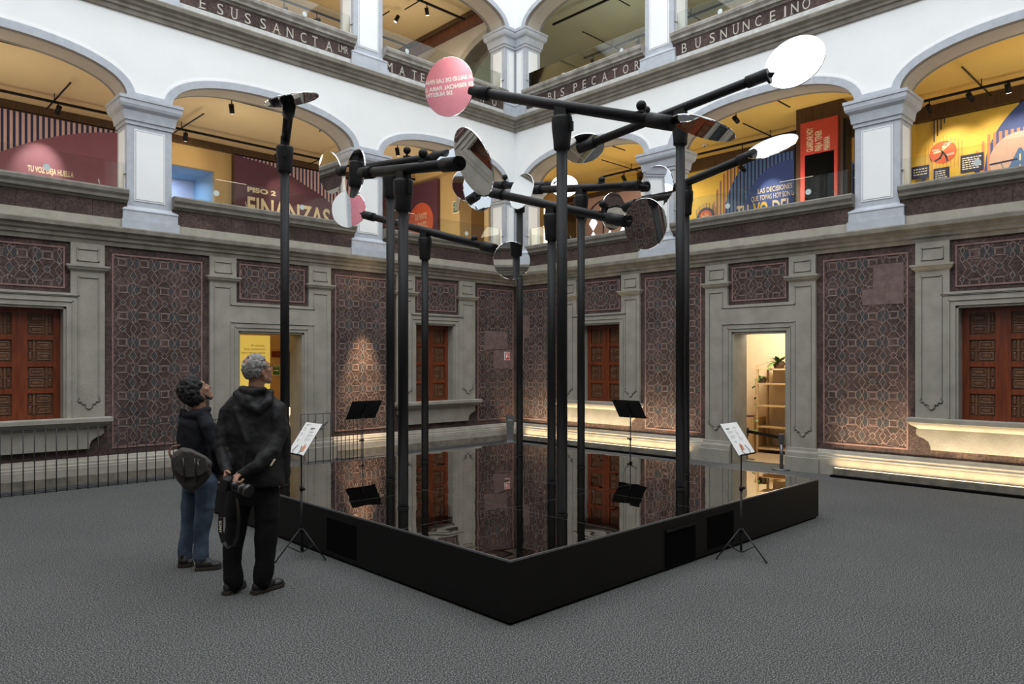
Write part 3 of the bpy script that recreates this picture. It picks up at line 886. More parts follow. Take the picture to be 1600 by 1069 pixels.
# maroon display board on the cross wall with an orange disc
b1 = thing('display_board', (10.66, 14.0, 3.62), 'narrow maroon display board with an orange disc in the second-floor corner, facing left', 'display board')
mb = MB(CX).m('maroon').box(11.30 - 15.25, 11.30 - 13.57, 3.62, 6.05, .012, .09); mb.build('board', b1)
mb = MB(CX).m('orange')
ca, cb = ab(CX, 662, 350); mb.disc(ca, cb, .50, .092, .096, rb=.50)
mb.m('cream'); mb.text('DE PUNTO', ca + .02, cb + .10, .14, .0975, width=.46, bold=.01); mb.text('EN PUNTO...', ca + .02, cb - .12, .14, .0975, width=.56, bold=.01)
mb.build('orange_disc', b1)
sg = thing('exit_sign', (10.68, 12.97, 5.25), 'small green exit sign with pale border on the ochre wall beside the gallery arch', 'sign')
mb = MB(CX).m('cream').box(11.30 - 13.09, 11.30 - 12.87, 5.14, 5.44, .002, .012)
mb.build('sign_plate', sg)
mb = MB(CX).m('green').box(11.30 - 13.065, 11.30 - 12.895, 5.17, 5.41, .012, .016)
mb.m('white').text('SALIDA', 11.30 - 12.98, 5.36, .03, .0165, width=.12); mb.strip([(11.30 - 13.04, 5.29), (11.30 - 12.95, 5.29)], .02, .016, .018); mb.poly([(11.30 - 12.95, 5.255), (11.30 - 12.91, 5.29), (11.30 - 12.95, 5.325)], .016, .018)
mb.build('green_print', sg)
# tall lit things seen through the arch: striped blue column and a glowing panel
cl = thing('striped_column', (12.3, 12.8, 3.6), 'blue and cream vertically striped column behind the second-floor corner arch', 'column')
mb = MB().m('skyblue').tube((12.2, 12.85, 3.6), (12.2, 12.85, 6.29), .20, seg=24); mb.build('shaft', cl)
mb = MB()
for k in range(12):
    an = 2 * PI * k / 12; mb.m('cream' if k % 2 else 'blue'); p = Vector((12.2 + .203 * math.cos(an), 12.85 + .203 * math.sin(an), 0))
    mb.tube(p + UP * 3.6, p + UP * 6.29, .018, seg=8)
mb.build('stripes', cl)
gp = thing('illuminated_display', (13.3, 12.6, 3.6), 'tall glowing warm white light panel behind the second-floor corner arch', 'lit display')
mb = MB().m('ochre').box(13.5, 13.6, 12.3, 13.2, 3.6, 6.0); mb.build('frame', gp)
mb = MB().m('warmstrip').box(13.47, 13.498, 12.55, 12.80, 3.7, 5.75); mb.build('diffuser', gp)
light('light_panel_lamp', 'AREA', (13.44, 12.68, 4.8), 14, (1, .8, .45), .25, 1.9, target=(12.4, 12.6, 4.8))

# --- left gallery printed boards
def stripes(mb, a0, a1, arc, top, per, w, m1, c):
    mb.m(m1); x = a0
    while x < a1 - w:
        y0 = arc(x); y1 = arc(x + w)
        if top - max(y0, y1) > .01:
            mb.quad([mb.fr(x, y0, c), mb.fr(x + w, y1, c), mb.fr(x + w, top, c), mb.fr(x, top, c)])
        x += per
def interp(pts):
    def f(x):
        if x <= pts[0][0]: return pts[0][1]
        for (x0, y0), (x1, y1) in zip(pts[:-1], pts[1:]):
            if x <= x1: return y0 + (y1 - y0) * (x - x0) / (x1 - x0)
        return pts[-1][1]
    return f
BLp = BL.off(.001)
t1 = thing('display_board', BL(6.6, 3.62, .03), 'large pink display board reading TU VOZ DEJA HUELLA under navy stripes, upper left', 'display board')
mb = MB(BL).m('maroon').box(4.2, 8.15, 3.62, 6.14, .005, .05); 
arcA = interp([(4.2, 4.75)] + [ab(BL, *p) for p in [(0, 238), (30, 228), (60, 219), (90, 213.5), (120, 209.5), (150, 208), (176, 208)]])
top = 6.135
xs = [4.2 + (8.15 - 4.2) * i / 40 for i in range(41)]
mb.m('navy')
for x0, x1 in zip(xs[:-1], xs[1:]):
    mb.quad([BL(x0, arcA(x0), .051), BL(x1, arcA(x1), .051), BL(x1, top, .051), BL(x0, top, .051)])
mb.m('pinkwall')
for x0, x1 in zip(xs[:-1], xs[1:]):
    mb.quad([BL(x0, 3.63, .051), BL(x1, 3.63, .051), BL(x1, arcA(x1), .051), BL(x0, arcA(x0), .051)])
mb.build('board', t1, fixn=False)
mb = MB(BL); stripes(mb, 4.2, 8.14, arcA, top, .0885, .046, 'palepink', .053); mb.build('stripes', t1, fixn=False)
mb = MB(BL).m('cream')
tline(mb, 'TU VOZ DEJA HUELLA', 42, 266.5, 114, 279.5, .10, .053, bold=.035)
a0 = ab(BL, -10, 275)[0]
mb.text('SUS IDEAS SON SEMILLAS QUE, AL COMPARTIRLAS', 6.99, 4.93, .085, .053, width=2.35, bold=.03)
mb.build('lettering', t1, fixn=False)

t2 = thing('display_board', BL(12.5, 3.62, .03), 'maroon display board reading PISO 2 FINANZAS beside the bluish window recess', 'display board')
A0, A1, tz = 10.40, 14.55, 6.13
mb = MB(BL).m('maroon').box(A0, A1, 3.62, tz, .005, .10)
arcB = interp([ab(BL, *p) for p in [(364, 244), (400, 254), (420, 260), (440, 269.5), (455, 278), (471, 289), (487, 299), (501, 308), (512, 318), (521, 329)]] + [(14.6, 4.6)])
mb.m('navy'); xs = [A0 + (13.75 - A0) * i / 40 for i in range(41)]
for x0, x1 in zip(xs[:-1], xs[1:]):
    mb.quad([BL(x0, min(arcB(x0), tz), .101), BL(x1, min(arcB(x1), tz), .101), BL(x1, tz, .101), BL(x0, tz, .101)])
mb.m('darkwood').box(A0 - .02, A0, 3.62, tz, .005, .10)
mb.build('board', t2, fixn=False)
mb = MB(BL); stripes(mb, A0 + .02, 13.75, arcB, tz - .005, .0885, .046, 'palepink', .103); mb.build('stripes', t2, fixn=False)
mb = MB(BL).m('cream')
BL2 = BL.off(.10)
a0 = ab(BL2, 386, 302)[0]; a1 = ab(BL2, 431, 307)[0]
mb.text('PISO 2', (a0 + a1) / 2, 5.395, .10, .103, width=a1 - a0, bold=.045)
a0 = ab(BL2, 386, 325)[0]; a1 = ab(BL2, 515, 345)[0]; zt_ = ab(BL2, 386, 306.5)[1]
mb.text('FINANZAS', (a0 + a1) / 2, zt_ - .42, .42, .103, width=a1 - a0, bold=.02)
mb.build('lettering', t2, fixn=False)

# --- right gallery printed boards
XB_ = BR
t3 = thing('display_board', BR(4.6, 3.62, .03), 'yellow display board with big blue striped circle reading LAS DECISIONES, behind the red kiosk', 'display board')
A0, A1, tz = 2.15, 6.95, 6.06
mb = MB(BR).m('yellow').box(A0, A1, 3.62, tz, .005, .04); mb.build('board', t3)
CA, CB = 4.56, 4.89
def clipcircle(mb, ca, cb, r, c, m, a_lo, a_hi, z_lo, z_hi, seg=72):
    mb.m(m); xs = [max(a_lo, ca - r) + (min(a_hi, ca + r) - max(a_lo, ca - r)) * i / seg for i in range(seg + 1)]
    for x0, x1 in zip(xs[:-1], xs[1:]):
        h0 = math.sqrt(max(0, r * r - (x0 - ca) ** 2)); h1 = math.sqrt(max(0, r * r - (x1 - ca) ** 2))
        mb.quad([mb.fr(x0, max(z_lo, cb - h0), c), mb.fr(x1, max(z_lo, cb - h1), c), mb.fr(x1, min(z_hi, cb + h1), c), mb.fr(x0, min(z_hi, cb + h0), c)])
def ringstripes(mb, ca, cb, r, c, m, per, w, a_lo, a_hi, z_lo, z_hi):
    mb.m(m); x = max(a_lo, ca - r) + .02
    while x < min(a_hi, ca + r) - w:
        h = math.sqrt(max(0, r * r - (x + w / 2 - ca) ** 2))
        if min(z_hi, cb + h) - max(z_lo, cb - h) > .02:
            mb.quad([mb.fr(x, max(z_lo, cb - h), c), mb.fr(x + w, max(z_lo, cb - h), c), mb.fr(x + w, min(z_hi, cb + h), c), mb.fr(x, min(z_hi, cb + h), c)])
        x += per
pr = MB(BR)
ringstripes(pr, CA, CB, 1.76, .043, 'salmon', .085, .050, A0, A1, 3.64, tz)
ringstripes(pr, CA, CB, 1.76, .0435, 'navy', .085, .018, A0, A1, 3.64, tz)
clipcircle(pr, CA, CB, 1.46, .045, 'skyblue', A0, A1, 3.64, tz)
ringstripes(pr, CA, CB, 1.45, .047, 'navy', .085, .034, A0, A1, 3.64, tz)
clipcircle(pr, CA, CB, .99, .049, 'blue', A0, A1, 3.64, tz)
pr.build('blue_circle', t3, fixn=False)
pr = MB(BR).m('cream'); BR2 = BR.off(.04)
def tl2(mb, fr2, body, x0, y0, x1, y1, h, c, bold=.012):
    a0, b0 = ab(fr2, x0, y0); a1, b1 = ab(fr2, x1, y1)
    mb.text(body, (a0 + a1) / 2, (b0 + b1) / 2, h, c, width=a1 - a0, bold=bold)
tl2(pr, BR2, 'LAS DECISIONES F', 1184.5, 302.5, 1244, 293, .105, .052)
tl2(pr, BR2, 'QUE TOMAS HOY SON LA', 1174, 316, 1244, 303.5, .105, .052)
a0 = ab(BR2, 1151, 330)[0]; a1 = ab(BR2, 1171, 330)[0]; zt_ = ab(BR2, 1151, 323)[1]
pr.text('TU', (a0 + a1) / 2, zt_ - .30, .30, .052, width=a1 - a0 - .02, bold=.02)
a0 = ab(BR2, 1208, 318)[0]; a1 = ab(BR2, 1236, 312)[0]; pr.text('DEL', (a0 + a1) / 2, zt_ - .30, .30, .052, width=a1 - a0 + .04, bold=.02)
a0 = ab(BR2, 1178, 318)[0]; a1 = ab(BR2, 1200, 312)[0]; pr.m('yellow').text('VO', (a0 + a1) / 2, zt_ - .30, .30, .052, width=a1 - a0 + .02, bold=.04)
pr.build('lettering', t3, fixn=False)
pr = MB(BR)
ca, cb = ab(BR2, 1103, 338); 
for k in range(13):
    x = ca - .24 + .04 * k; pr.m('salmon' if k % 2 else 'navy').quad([BR(x, 4.2, .042), BR(x + .014, 4.2, .042), BR(x + .014, cb + math.sqrt(max(.001, .30 ** 2 - (x - ca) ** 2)), .042), BR(x, cb + math.sqrt(max(.001, .30 ** 2 - (x - ca) ** 2)), .042)])
pr.m('navy').disc(ca, cb - .02, .215, .040, .055); pr.m('orange').disc(ca, cb - .03, .165, .055, .058)
pr.m('cream').strip([(ca - .09, cb + .03), (ca - .06, cb - .07), (ca + .07, cb - .07), (ca + .09, cb + .0), (ca - .07, cb)], .018, .058, .060)
pr.m('yellow').disc(ca, cb + .045, .022, .058, .060, 12); pr.m('yellow').disc(ca + .05, cb + .03, .018, .058, .060, 12); pr.m('cream').strip([(ca - .10, cb - .11), (ca + .10, cb - .11)], .014, .058, .060)
pr.build('shopping_emblem', t3, fixn=False)
# rosy back corner with openwork diamonds
t5 = struct(thing('window_14', BR(0, 3.6, 0)))
mb = MB(BR).m('palepink').box(-3.0, .95, 3.62, 5.95, .005, .03); mb.m('darkwood').box(-3.0, 1.3, 5.95, 6.06, .005, .09); mb.m('darkwood').box(-2.6, -1.25, 3.62, 5.9, .03, .06)
mb.build('pale_panel', t5)
mb = MB(BR).m('navy'); ps = arch_pts(-.2, .78, 5.1, .75, n=20, e=2.0)
mb.strip([(ps[0][0], 3.62)] + ps + [(ps[-1][0], 3.62)], .03, .03, .05); mb.strip([(-.32, 3.62), (-.32, 5.8)], .03, .03, .05); mb.build('arched_frame', t5)
mb = MB(BR).m('daylight')
for cx, cz, s_ in ((-.66, 5.28, .17), (-.66, 4.86, .19), (-.66, 4.38, .22), (-.12, 4.40, .17), (-.02, 5.33, .18), (.26, 5.32, .15), (.32, 4.50, .20), (.30, 4.9, .18), (-.12, 4.86, .16)):
    mb.poly([(cx - s_ * .8, cz), (cx, cz - s_ * 1.1), (cx + s_ * .8, cz), (cx, cz + s_ * 1.1)], .03, .036)
mb.build('lit_diamond_panes', t5)

# red kiosk pillar
KX = Frame((12.90, V0, 0), (0, -1, 0), (-1, 0, 0))
k0 = ab(KX, 1244, 300)[0]; k1 = ab(KX, 1317, 300)[0]
kt = thing('display_pillar', KX((k0 + k1) / 2, 3.6, -.2), 'dark wooden pillar carrying a red board reading GUARDAR HOY PARA TENER MANANA', 'pillar')
mb = MB(KX).m('darkwood').box(k0, k1, 3.601, 6.295, -.30, 0); mb.m('black').box(k0 - .05, k0, 3.601, 5.9, -.25, -.02); mb.m('black').box(k1, k1 + .05, 3.601, 5.95, -.25, -.02); mb.build('post', kt)
r0 = ab(KX, 1252.5, 300)[0]; r1 = ab(KX, 1310, 300)[0]; rt = ab(KX, 1252, 195)[1]
s0 = ab(KX, 1259, 300)[0]; s1 = ab(KX, 1305, 300)[0]; st_ = ab(KX, 1259, 244)[1]
mb = MB(KX).m('red').box(r0, r1, st_, rt, .001, .05); mb.box(r0, s0, 3.7, st_, .001, .05); mb.box(s1, r1, 3.7, st_, .001, .05); mb.build('red_board', kt)
mb = MB(KX).m('grille').box(s0, s1, 3.72, st_, .001, .03); mb.build('screen', kt)
mb = MB(KX).m('cream')
for body, x, yb, yt in (('GUARDAR HOY', 1272, 237, 200), ('PARA TENER', 1285.5, 235.5, 204), ('MA\u00d1ANA', 1298.5, 234.5, 213)):
    a_, zb_ = ab(KX, x, yb); _, zt2 = ab(KX, x, yt)
    L = zt2 - zb_
    mb.text(body, a_, (zb_ + zt2) / 2, .115, .052, width=L, rot=PI / 2, bold=.02)
mb.build('lettering', kt, fixn=False)

t4 = thing('display_board', BR(9.0, 3.62, .03), 'yellow display board with navy speech bubbles and an orange disc, far upper right', 'display board')
A0, A1, tz = 7.25, 12.0, 6.04
mb = MB(BR).m('yellow').box(A0, A1, 3.62, tz, .005, .04); mb.build('board', t4)
pr = MB(BR); CA, CB = 9.236 + .22, 4.92
clipcircle(pr, CA, CB, 1.42, .043, 'blue', A0, A1, 3.64, tz)
pr.m('navy'); x = 8.55
while x < 9.5:
    zz = CB + math.sqrt(max(0, 1.42 ** 2 - (x - CA) ** 2)); pr.quad([BR(x, min(zz, 6.0), .046), BR(x + .03, min(zz, 6.0), .046), BR(x + .03, tz, .046), BR(x, tz, .046)]); x += .075
for k in range(4): pr.m('navy').quad([BR(7.26 + k * .055, 5.95 - .1 * (3 - k), .046), BR(7.28 + k * .055, 5.95 - .1 * (3 - k), .046), BR(7.28 + k * .055, tz, .046), BR(7.26 + k * .055, tz, .046)])
ca, cb = ab(BR2, 1594, 246)
ringstripes(pr, ca, cb, .66, .045, 'salmon', .085, .045, A0, A1, 3.64, cb + .5)
clipcircle(pr, ca, cb, .44, .048, 'palepink', A0, A1, 3.64, tz)
pr.m('skyblue').poly([(ca - .28, cb - .40), (ca - .02, cb + .16), (ca + .02, cb + .16), (ca + .30, cb - .40)], .048, .051)
pr.m('cream').box(ca - .012, ca + .012, cb - .05, cb + .06, .051, .052); pr.m('cream').box(ca - .012, ca + .012, cb - .22, cb - .12, .051, .052)
pr.m('navy').strip([(ca - .42, cb - .04), (ca - .05, cb - .02)], .03, .048, .052)
pr.m('orange').disc(ca + .16, cb + .02, .07, .051, .054)
pr.build('blue_circle', t4, fixn=False)
pr = MB(BR); ca, cb = ab(BR2, 1473.5, 238)
for k in range(11):
    x = ca - .29 + .058 * k; pr.m('salmon').quad([BR(x, cb - .30, .0415), BR(x + .010, cb - .30, .0415), BR(x + .010, cb + .30 - abs(k - 5) * .03, .0415), BR(x, cb + .30 - abs(k - 5) * .03, .0415)])
pr.m('orange').disc(ca, cb, .215, .04, .045, rb=.20)
pr.m('palepink').strip([(ca - .16, cb + .06), (ca - .08, cb + .06)], .03, .045, .047).strip([(ca + .02, cb + .14), (ca + .12, cb + .15)], .025, .045, .047).strip([(ca + .06, cb - .06), (ca + .16, cb - .05)], .04, .045, .047)
pr.m('cream').strip([(ca - .14, cb + .01), (ca - .02, cb + .03), (ca + .09, cb + .12)], .03, .045, .048).disc(ca + .01, cb + .09, .028, .045, .048, 14)
pr.m('navy').strip([(ca, cb + .0), (ca - .05, cb - .10), (ca - .12, cb - .13)], .03, .045, .048).strip([(ca, cb + .0), (ca + .05, cb - .08), (ca + .07, cb - .16)], .03, .045, .048)
pr.build('runner_emblem', t4, fixn=False)
for (x0, y0, x1, y1, n) in ((1425, 262, 1452, 281, 3), (1459, 264.5, 1483.5, 288, 5), (1501, 244, 1537, 271, 6)):
    a0, b1_ = ab(BR2, x0, (y0 * 1.0)); a1, _ = ab(BR2, x1, y1); b0_ = ab(BR2, x0, y0 + (y1 - y0))[1]
    pr = MB(BR).m('navy').box(a0, a1, b0_, b1_, .04, .055)
    pr.poly([(a1 - .14, b0_), (a1 - .05, b0_), (a1 - .10, b0_ - .10)], .04, .055)
    pr.m('white')
    for q in range(n):
        zz = b1_ - .05 - q * (b1_ - b0_ - .08) / n
        x = a0 + .03
        rnd = random.Random(q + n)
        while x < a1 - .06:
            w = rnd.uniform(.02, .055); pr.box(x, min(x + w, a1 - .03), zz - .018, zz, .055, .057); x += w + .012
    pr.build('speech_bubble', t4)

# third-floor prints glimpsed over the right parapet
d3 = thing('round_panel', BR(1.2, 7.2, .02), 'orange and pink round panel just showing above the right third-floor parapet', 'panel')
BR3 = BR.off(.03); ca, cb = ab(BR3, 978, 96)
mb = MB(BR).m('orange').disc(ca - .05, cb - .2, .52, .005, .03); mb.m('palepink').disc(ca + .12, cb - .22, .42, .03, .035); mb.build('disc', d3)
d4 = thing('round_panel', BR(4.2, 7.2, .02), 'dark grey round panel behind the glass of the right third-floor gallery', 'panel')
ca, cb = ab(BR3, 1128, 62); mb = MB(BR).m('shade_and_dark').disc(ca, cb - .45, .85, .005, .03); mb.build('disc', d4)

# pink boards in the galleries behind the camera (what the tilted mirrors show)
pk = thing('display_board', FE(11.15, 3.62, -2.9), 'pink display board reading LA SALUD DE LAS FINANZAS, seen mirrored in the pink looking disc', 'display board')
PKF = FE.off(-.9)
mb = MB(PKF).m('pinkboard').box(7.6, 14.6, 3.62, 6.2, -.06, 0); mb.build('board', pk)
mb = MB(PKF).m('white')
for i, body in enumerate(('LA SALUD DE LAS FINANZAS', 'ES ESENCIAL PARA LA VIDA', 'DE NUESTROS HIJOS')):
    pass
PK_TEXT = mb
# ================================================================ TRACK LIGHTS, GLASS, BALUSTRADES
def rail(fr, c, zc, a0, a1, z, label, ties):
    t = thing('lighting_track', fr((a0 + a1) / 2, z, c), label, 'lighting track')
    MB(fr).m('black').box(a0, a1, z - .02, z + .02, c - .018, c + .018).build('rail', t)
    for a in ties:
        mb = MB(fr).m('black')
        mb.box(a - .012, a + .012, z + .021, z + .035, c - .6, min(c + 1.1, -.54))
        mb.box(a - .006, a + .006, z + .03, zc, c - .006, c + .006)
        mb.build('cross_tie', t)
rail(FL, -3.0, 6.30, 5.6, 14.5, 6.15, 'rear black lighting track along the left second-floor ceiling, above the boards', (6.9, 9.0, 12.0))
rail(FL, -.75, 6.30, .5, 14.5, 6.15, 'front black lighting track along the left second-floor ceiling, near the arches', (7.4, 11.0, 14.0))
rail(FR, -2.6, 6.30, .3, 14.5, 6.15, 'rear black lighting track along the right second-floor ceiling, above the yellow boards', (1.2, 4.6, 8.2))
rail(FR, -.70, 6.30, .3, 14.5, 6.15, 'front black lighting track along the right second-floor ceiling, near the arches', (2.0, 5.6, 9.5))
rail(FL, -3.0, 9.53, 5.6, 14.4, 9.35, 'rear black lighting track along the left third-floor ceiling', (6.9, 9.0, 13.0))
rail(FL, -1.0, 9.53, .5, 14.4, 9.35, 'front black lighting track along the left third-floor ceiling', (9.4, 13.2))
rail(FR, -2.9, 9.53, -.5, 14.5, 9.35, 'rear black lighting track along the right third-floor ceiling', (0.4, 2.6, 5.2))
rail(FR, -1.0, 9.53, .2, 14.5, 9.35, 'front black lighting track along the right third-floor ceiling', (1.9, 5.8))

def spot(fr, c, x, y, zr, label, aim, glow=False, energy=0, lc=(1, .80, .52), size=60):
    F_ = fr.off(c); a, z = ab(F_, x, y)
    z = min(z, zr - .07)
    p = fr(a, z, c)
    t = thing('track_spotlight', p, label, 'spotlight')
    d = (Vector(aim) - p).normalized() if aim is not None else Vector((0, 0, -1))
    if glow: d = (d + Vector((0, 0, -1.5))).normalized()
    MB().m('black').tube(p - d * .075, p + d * .075, .042).build('housing', t)
    MB().m('black').path([p + UP * .03, Vector((p.x, p.y, zr - .021))], .010).build('stem', t)
    MB().m('lampglow' if glow else 'steel').tube(p + d * .0752, p + d * .079, .034).build('lens', t)
    if energy:
        light('spot_beam', 'SPOT', tuple(p + d * .10), energy, lc, .03, target=tuple(Vector(aim)), spot=math.radians(size), blend=.8)
wt = 'black track spotlight '
spot(FL, -3.0, 91, 172, 6.15, wt + 'over the pink TU VOZ board, upper left', BL(6.85, 5.15, 0), energy=95, lc=(1, .86, .72), size=46)
spot(FL, -3.0, 290, 214, 6.15, wt + 'above the bluish window recess, lit lens', BL(9.4, 5.9, 0), True, 18)
spot(FL, -3.0, 433, 246, 6.15, wt + 'over the PISO 2 board, just left of the leftmost mirror pole', BL(11.7, 5.2, 0), energy=40)
spot(FL, -.75, 362, 170, 6.15, wt + 'on the front track under the second left arch', BL(11.2, 6.0, 0), True, 12)
spot(FL, -.75, 621, 237, 6.15, wt + 'under the third left arch, above the two black balls', CX(-2.5, 5.3, 0), True, 30)
spot(FL, -3.0, 444, 15, 9.35, wt + 'left of the pale dot behind the upper left glass', BL(8.5, 8.0, 0))
spot(FL, -3.0, 495, 32, 9.35, wt + 'right of the pale dot behind the upper left glass', BL(9.0, 8.0, 0))
spot(FL, -1.9, 620, 3, 9.35, wt + 'with lit lens at the top edge, beside the upper left pier', BL(10.5, 8.0, 0), True, 25)
spot(FL, -1.0, 667, 18, 9.35, wt + 'with lit lens above the third-floor corner arch, left of the beam', (10.6, 13, 8.3), True, 25)
spot(FR, -2.6, 975, 279, 6.15, wt + 'over the diamond window, left one of a pair', BR(1.0, 5.0, 0))
spot(FR, -2.6, 1002, 281, 6.15, wt + 'right beside the first right pier capital', BR(2.4, 5.0, 0), True, 60, (1, .82, .5), 80)
spot(FR, -.70, 1150, 187, 6.15, wt + 'tilted on the front track under the second right arch', BR(4.6, 5.3, 0), energy=35, lc=(1, .9, .75), size=50)
spot(FR, -2.6, 1160, 264, 6.15, wt + 'over the blue LAS DECISIONES circle', BR(4.2, 5.2, 0), energy=35, lc=(1, .9, .75), size=50)
spot(FR, -2.6, 1452, 170, 6.15, wt + 'over the orange runner disc, leftmost of the three at far right', BR(7.6, 5.2, 0), energy=60, size=80)
spot(FR, -2.6, 1516, 152, 6.15, wt + 'middle of the three over the speech bubbles at far right', BR(8.3, 5.2, 0), energy=40, size=80)
spot(FR, -2.6, 1575, 138, 6.15, wt + 'with lit lens over the far right blue circle', BR(8.8, 5.2, 0), True, 40, size=80)
spot(FR, -2.9, 927, 97, 9.35, wt + 'over the right third-floor parapet above the letters PECA', BR(1, 7.5, 0))
spot(FR, -2.9, 998, 69, 9.35, wt + 'just left of the first upper right pier', BR(2, 7.5, 0))
# warm fill lights added mid-gallery without fittings, to brighten ceilings and boards
for k in range(4):
    a = 1.875 + k * BAY
    light('gallery_fill', 'POINT', tuple(FL(a, 4.7, -1.7)), 50, (1, .90, .72), .6)
    light('gallery_fill', 'POINT', tuple(FR(a, 4.7, -1.6)), 50, (1, .90, .72), .6)
    light('gallery_fill', 'POINT', tuple(FL(a, 8.1, -1.7)), 45, (1, .90, .70), .6)
    light('gallery_fill', 'POINT', tuple(FR(a, 8.1, -1.6)), 40, (.97, .98, .88), .6)

light('gallery_fill', 'POINT', tuple(FE(9.8, 5.75, -.45)), 40, (1, .92, .84), .12)  # fill added for the pink board, without a fitting
light('gallery_fill', 'POINT', tuple(FE(11.9, 5.75, -.45)), 30, (1, .92, .84), .12)
# glass balustrades with pale dots
dotL = [(8.075, 1.2), ]
def glass(fr, k, dz, label, dots):
    a0, a1 = PIERS[k] + .33, PIERS[k + 1] - .33
    t = thing('glass_balustrade', fr((a0 + a1) / 2, 4.17 + dz, -.10), label, 'glass balustrade')
    zt = 4.58 + dz
    MB(fr).m('glass').box(a0, a1, 4.175 + dz, zt, -.106, -.096).build('pane', t)
    for a, b in dots: MB(fr).m('dot').disc(a, b, .045, -.0955, -.093, 20).build('marker_dot', t)
    mb = MB(fr).m('steel')
    for a in (a0 - .02, a1 + .0): mb.box(a - .0, a + .02, 4.42 + dz, 4.43 + dz, -.13, -.02)
    for a in ((a0 * .62 + a1 * .38), (a0 * .1 + a1 * .9)): mb.path([fr(a, 4.17 + dz, -.12), fr(a + .01, 4.24 + dz, -.13), fr(a - .015, 4.30 + dz, -.115)], .008)
    mb.build('clips', t)
G = FL.off(-.096)
glass(FL, 1, 0, 'clear glass balustrade under the leftmost arch, in front of the pink board', [ab(G, 73, 261)])
glass(FL, 2, 0, 'clear glass balustrade in front of the PISO 2 board', [ab(G, 338, 302), ab(G, 472, 324)])
glass(FL, 3, 0, 'clear glass balustrade in front of the orange disc near the corner', [ab(G, 729, 365), (11.95, 4.37)])
glass(FL, 2, 3.38, 'clear glass balustrade on the upper left parapet above SANCTA', [ab(G, 476, 22)])
glass(FL, 3, 3.38, 'clear glass balustrade on the upper left parapet beside the corner', [ab(G, 636, 80)])
G = FR.off(-.096)
glass(FR, 0, 0, 'clear glass balustrade in front of the diamond window', [(1.2, 4.33)])
glass(FR, 1, 0, 'clear glass balustrade in front of the red kiosk', [ab(G, 1137, 322), ab(G, 1263, 300)])
glass(FR, 2, 0, 'clear glass balustrade in front of the speech bubbles at far right', [ab(G, 1527, 254)])
glass(FR, 0, 3.38, 'clear glass balustrade on the upper right parapet above PECATOR', [ab(G, 880, 117), ab(G, 971, 79)])
glass(FR, 1, 3.38, 'clear glass balustrade on the upper right parapet above NUNC', [ab(G, 1125, 18)])

# ================================================================ ROOMS BEHIND THE DOORS
def room(name, fr, a0, a1, depth, h, wm, fm_):
    r = struct(thing(name, fr((a0 + a1) / 2, 0, -1.5)))
    mb = MB(fr).m(wm)
    mb.box(a0, a1, 0, h, -depth - .05, -depth); mb.box(a0 - .05, a0, 0, h, -depth - .05, -.451); mb.box(a1, a1 + .05, 0, h, -depth - .05, -.451)
    mb.box(a0, a1, h, h + .05, -depth, -.451)
    mb.build('room_walls', r)
    mb = MB(fr).m(fm_).box(a0 + .001, a1 - .001, .001, .012, -depth + .001, -.40); mb.build('room_floor', r)
    return r
room('wall_right_room', FR, 3.9, 7.6, 2.15, 2.7, 'roomwall', 'planks')
room('wall_left_room', FL, 7.9, 11.2, 2.9, 2.7, 'ochre', 'planks')
light('room_lamp', 'POINT', tuple(FR(5.3, 2.3, -1.0)), 100, (1, .90, .74), .3)
light('room_lamp', 'POINT', tuple(FL(8.9, 2.35, -1.6)), 30, (1, .72, .36), .3)
# right door: bookcase, cabinet, plants
SX = FR.off(-1.55)
s0 = ab(SX, 1181.5, 600)[0]; s1 = s0 + 1.05
bk = thing('bookcase', FR((s0 + s1) / 2, .012, -1.75), 'open pale pine bookcase in the lit doorway at right', 'bookcase')
for a in (s0, s1 - .03):
    MB(FR).m('pine').box(a, a + .03, .012, 1.64, -1.59, -1.55).build('upright', bk); MB(FR).m('pine').box(a, a + .03, .012, 1.64, -2.0, -1.96).build('upright', bk)
zs = [ab(SX, 1200, y)[1] for y in (576, 599, 634, 667)]
for z_ in zs + [.10]:
    MB(FR).m('pine').box(s0 - .005, s1 + .005, z_ - .025, z_, -2.01, -1.545).build('shelf', bk)
MB(FR).m('roomwall').box(s0 + .1, s1 - .04, .12, 1.58, -2.03, -2.012).build('back_panel', bk)
c0 = ab(SX, 1152, 650)[0]; c1 = ab(SX, 1177, 650)[0]; cz = ab(SX, 1165, 652)[1]
cb_ = thing('cabinet', FR((c0 + c1) / 2, .012, -1.8), 'low knotty pine cabinet left of the bookcase in the right doorway', 'cabinet')
MB(FR).m('pine').box(c0 - .3, c1, .012, cz, -2.05, -1.57).build('body', cb_)
MB(FR).m('pine').box(c0 - .28, c1 - .02, .04, cz - .03, -1.569, -1.552).build('door', cb_)
mb = MB(FR).m('panelwood'); mb.disc(c0 + .10, cz - .17, .018, -1.5515, -1.55, 12); mb.disc(c0 + .03, cz - .30, .012, -1.5515, -1.55, 12); mb.disc(c0 + .18, cz - .5, .014, -1.5515, -1.55, 12); mb.build('knots', cb_)
mp = tag(MB(FR).m('maroon').box(c0 + .02, c0 + .22, cz + .001, cz + .03, -1.75, -1.60).build('fabric_bundle', origin=None), 'small dark red folded cloth on top of the pine cabinet', 'cloth')
def leafblade(mb, p, d, L, wd, droop=.3, seg=5, m='leaf'):
    d = Vector(d).normalized(); side = d.cross(UP)
    side = side.normalized() if side.length > .01 else Vector((1, 0, 0))
    mb.m(m); prev = None
    for i in range(seg + 1):
        t = i / seg
        q = p + d * (L * t) - UP * (droop * L * t * t); w = wd * math.sin(PI * min(.97, max(.06, t)) ** .8) * .5
        cur = (q - side * w, q + side * w)
        if prev:
            mb.quad([prev[0], prev[1], cur[1], cur[0]]); 
        prev = cur
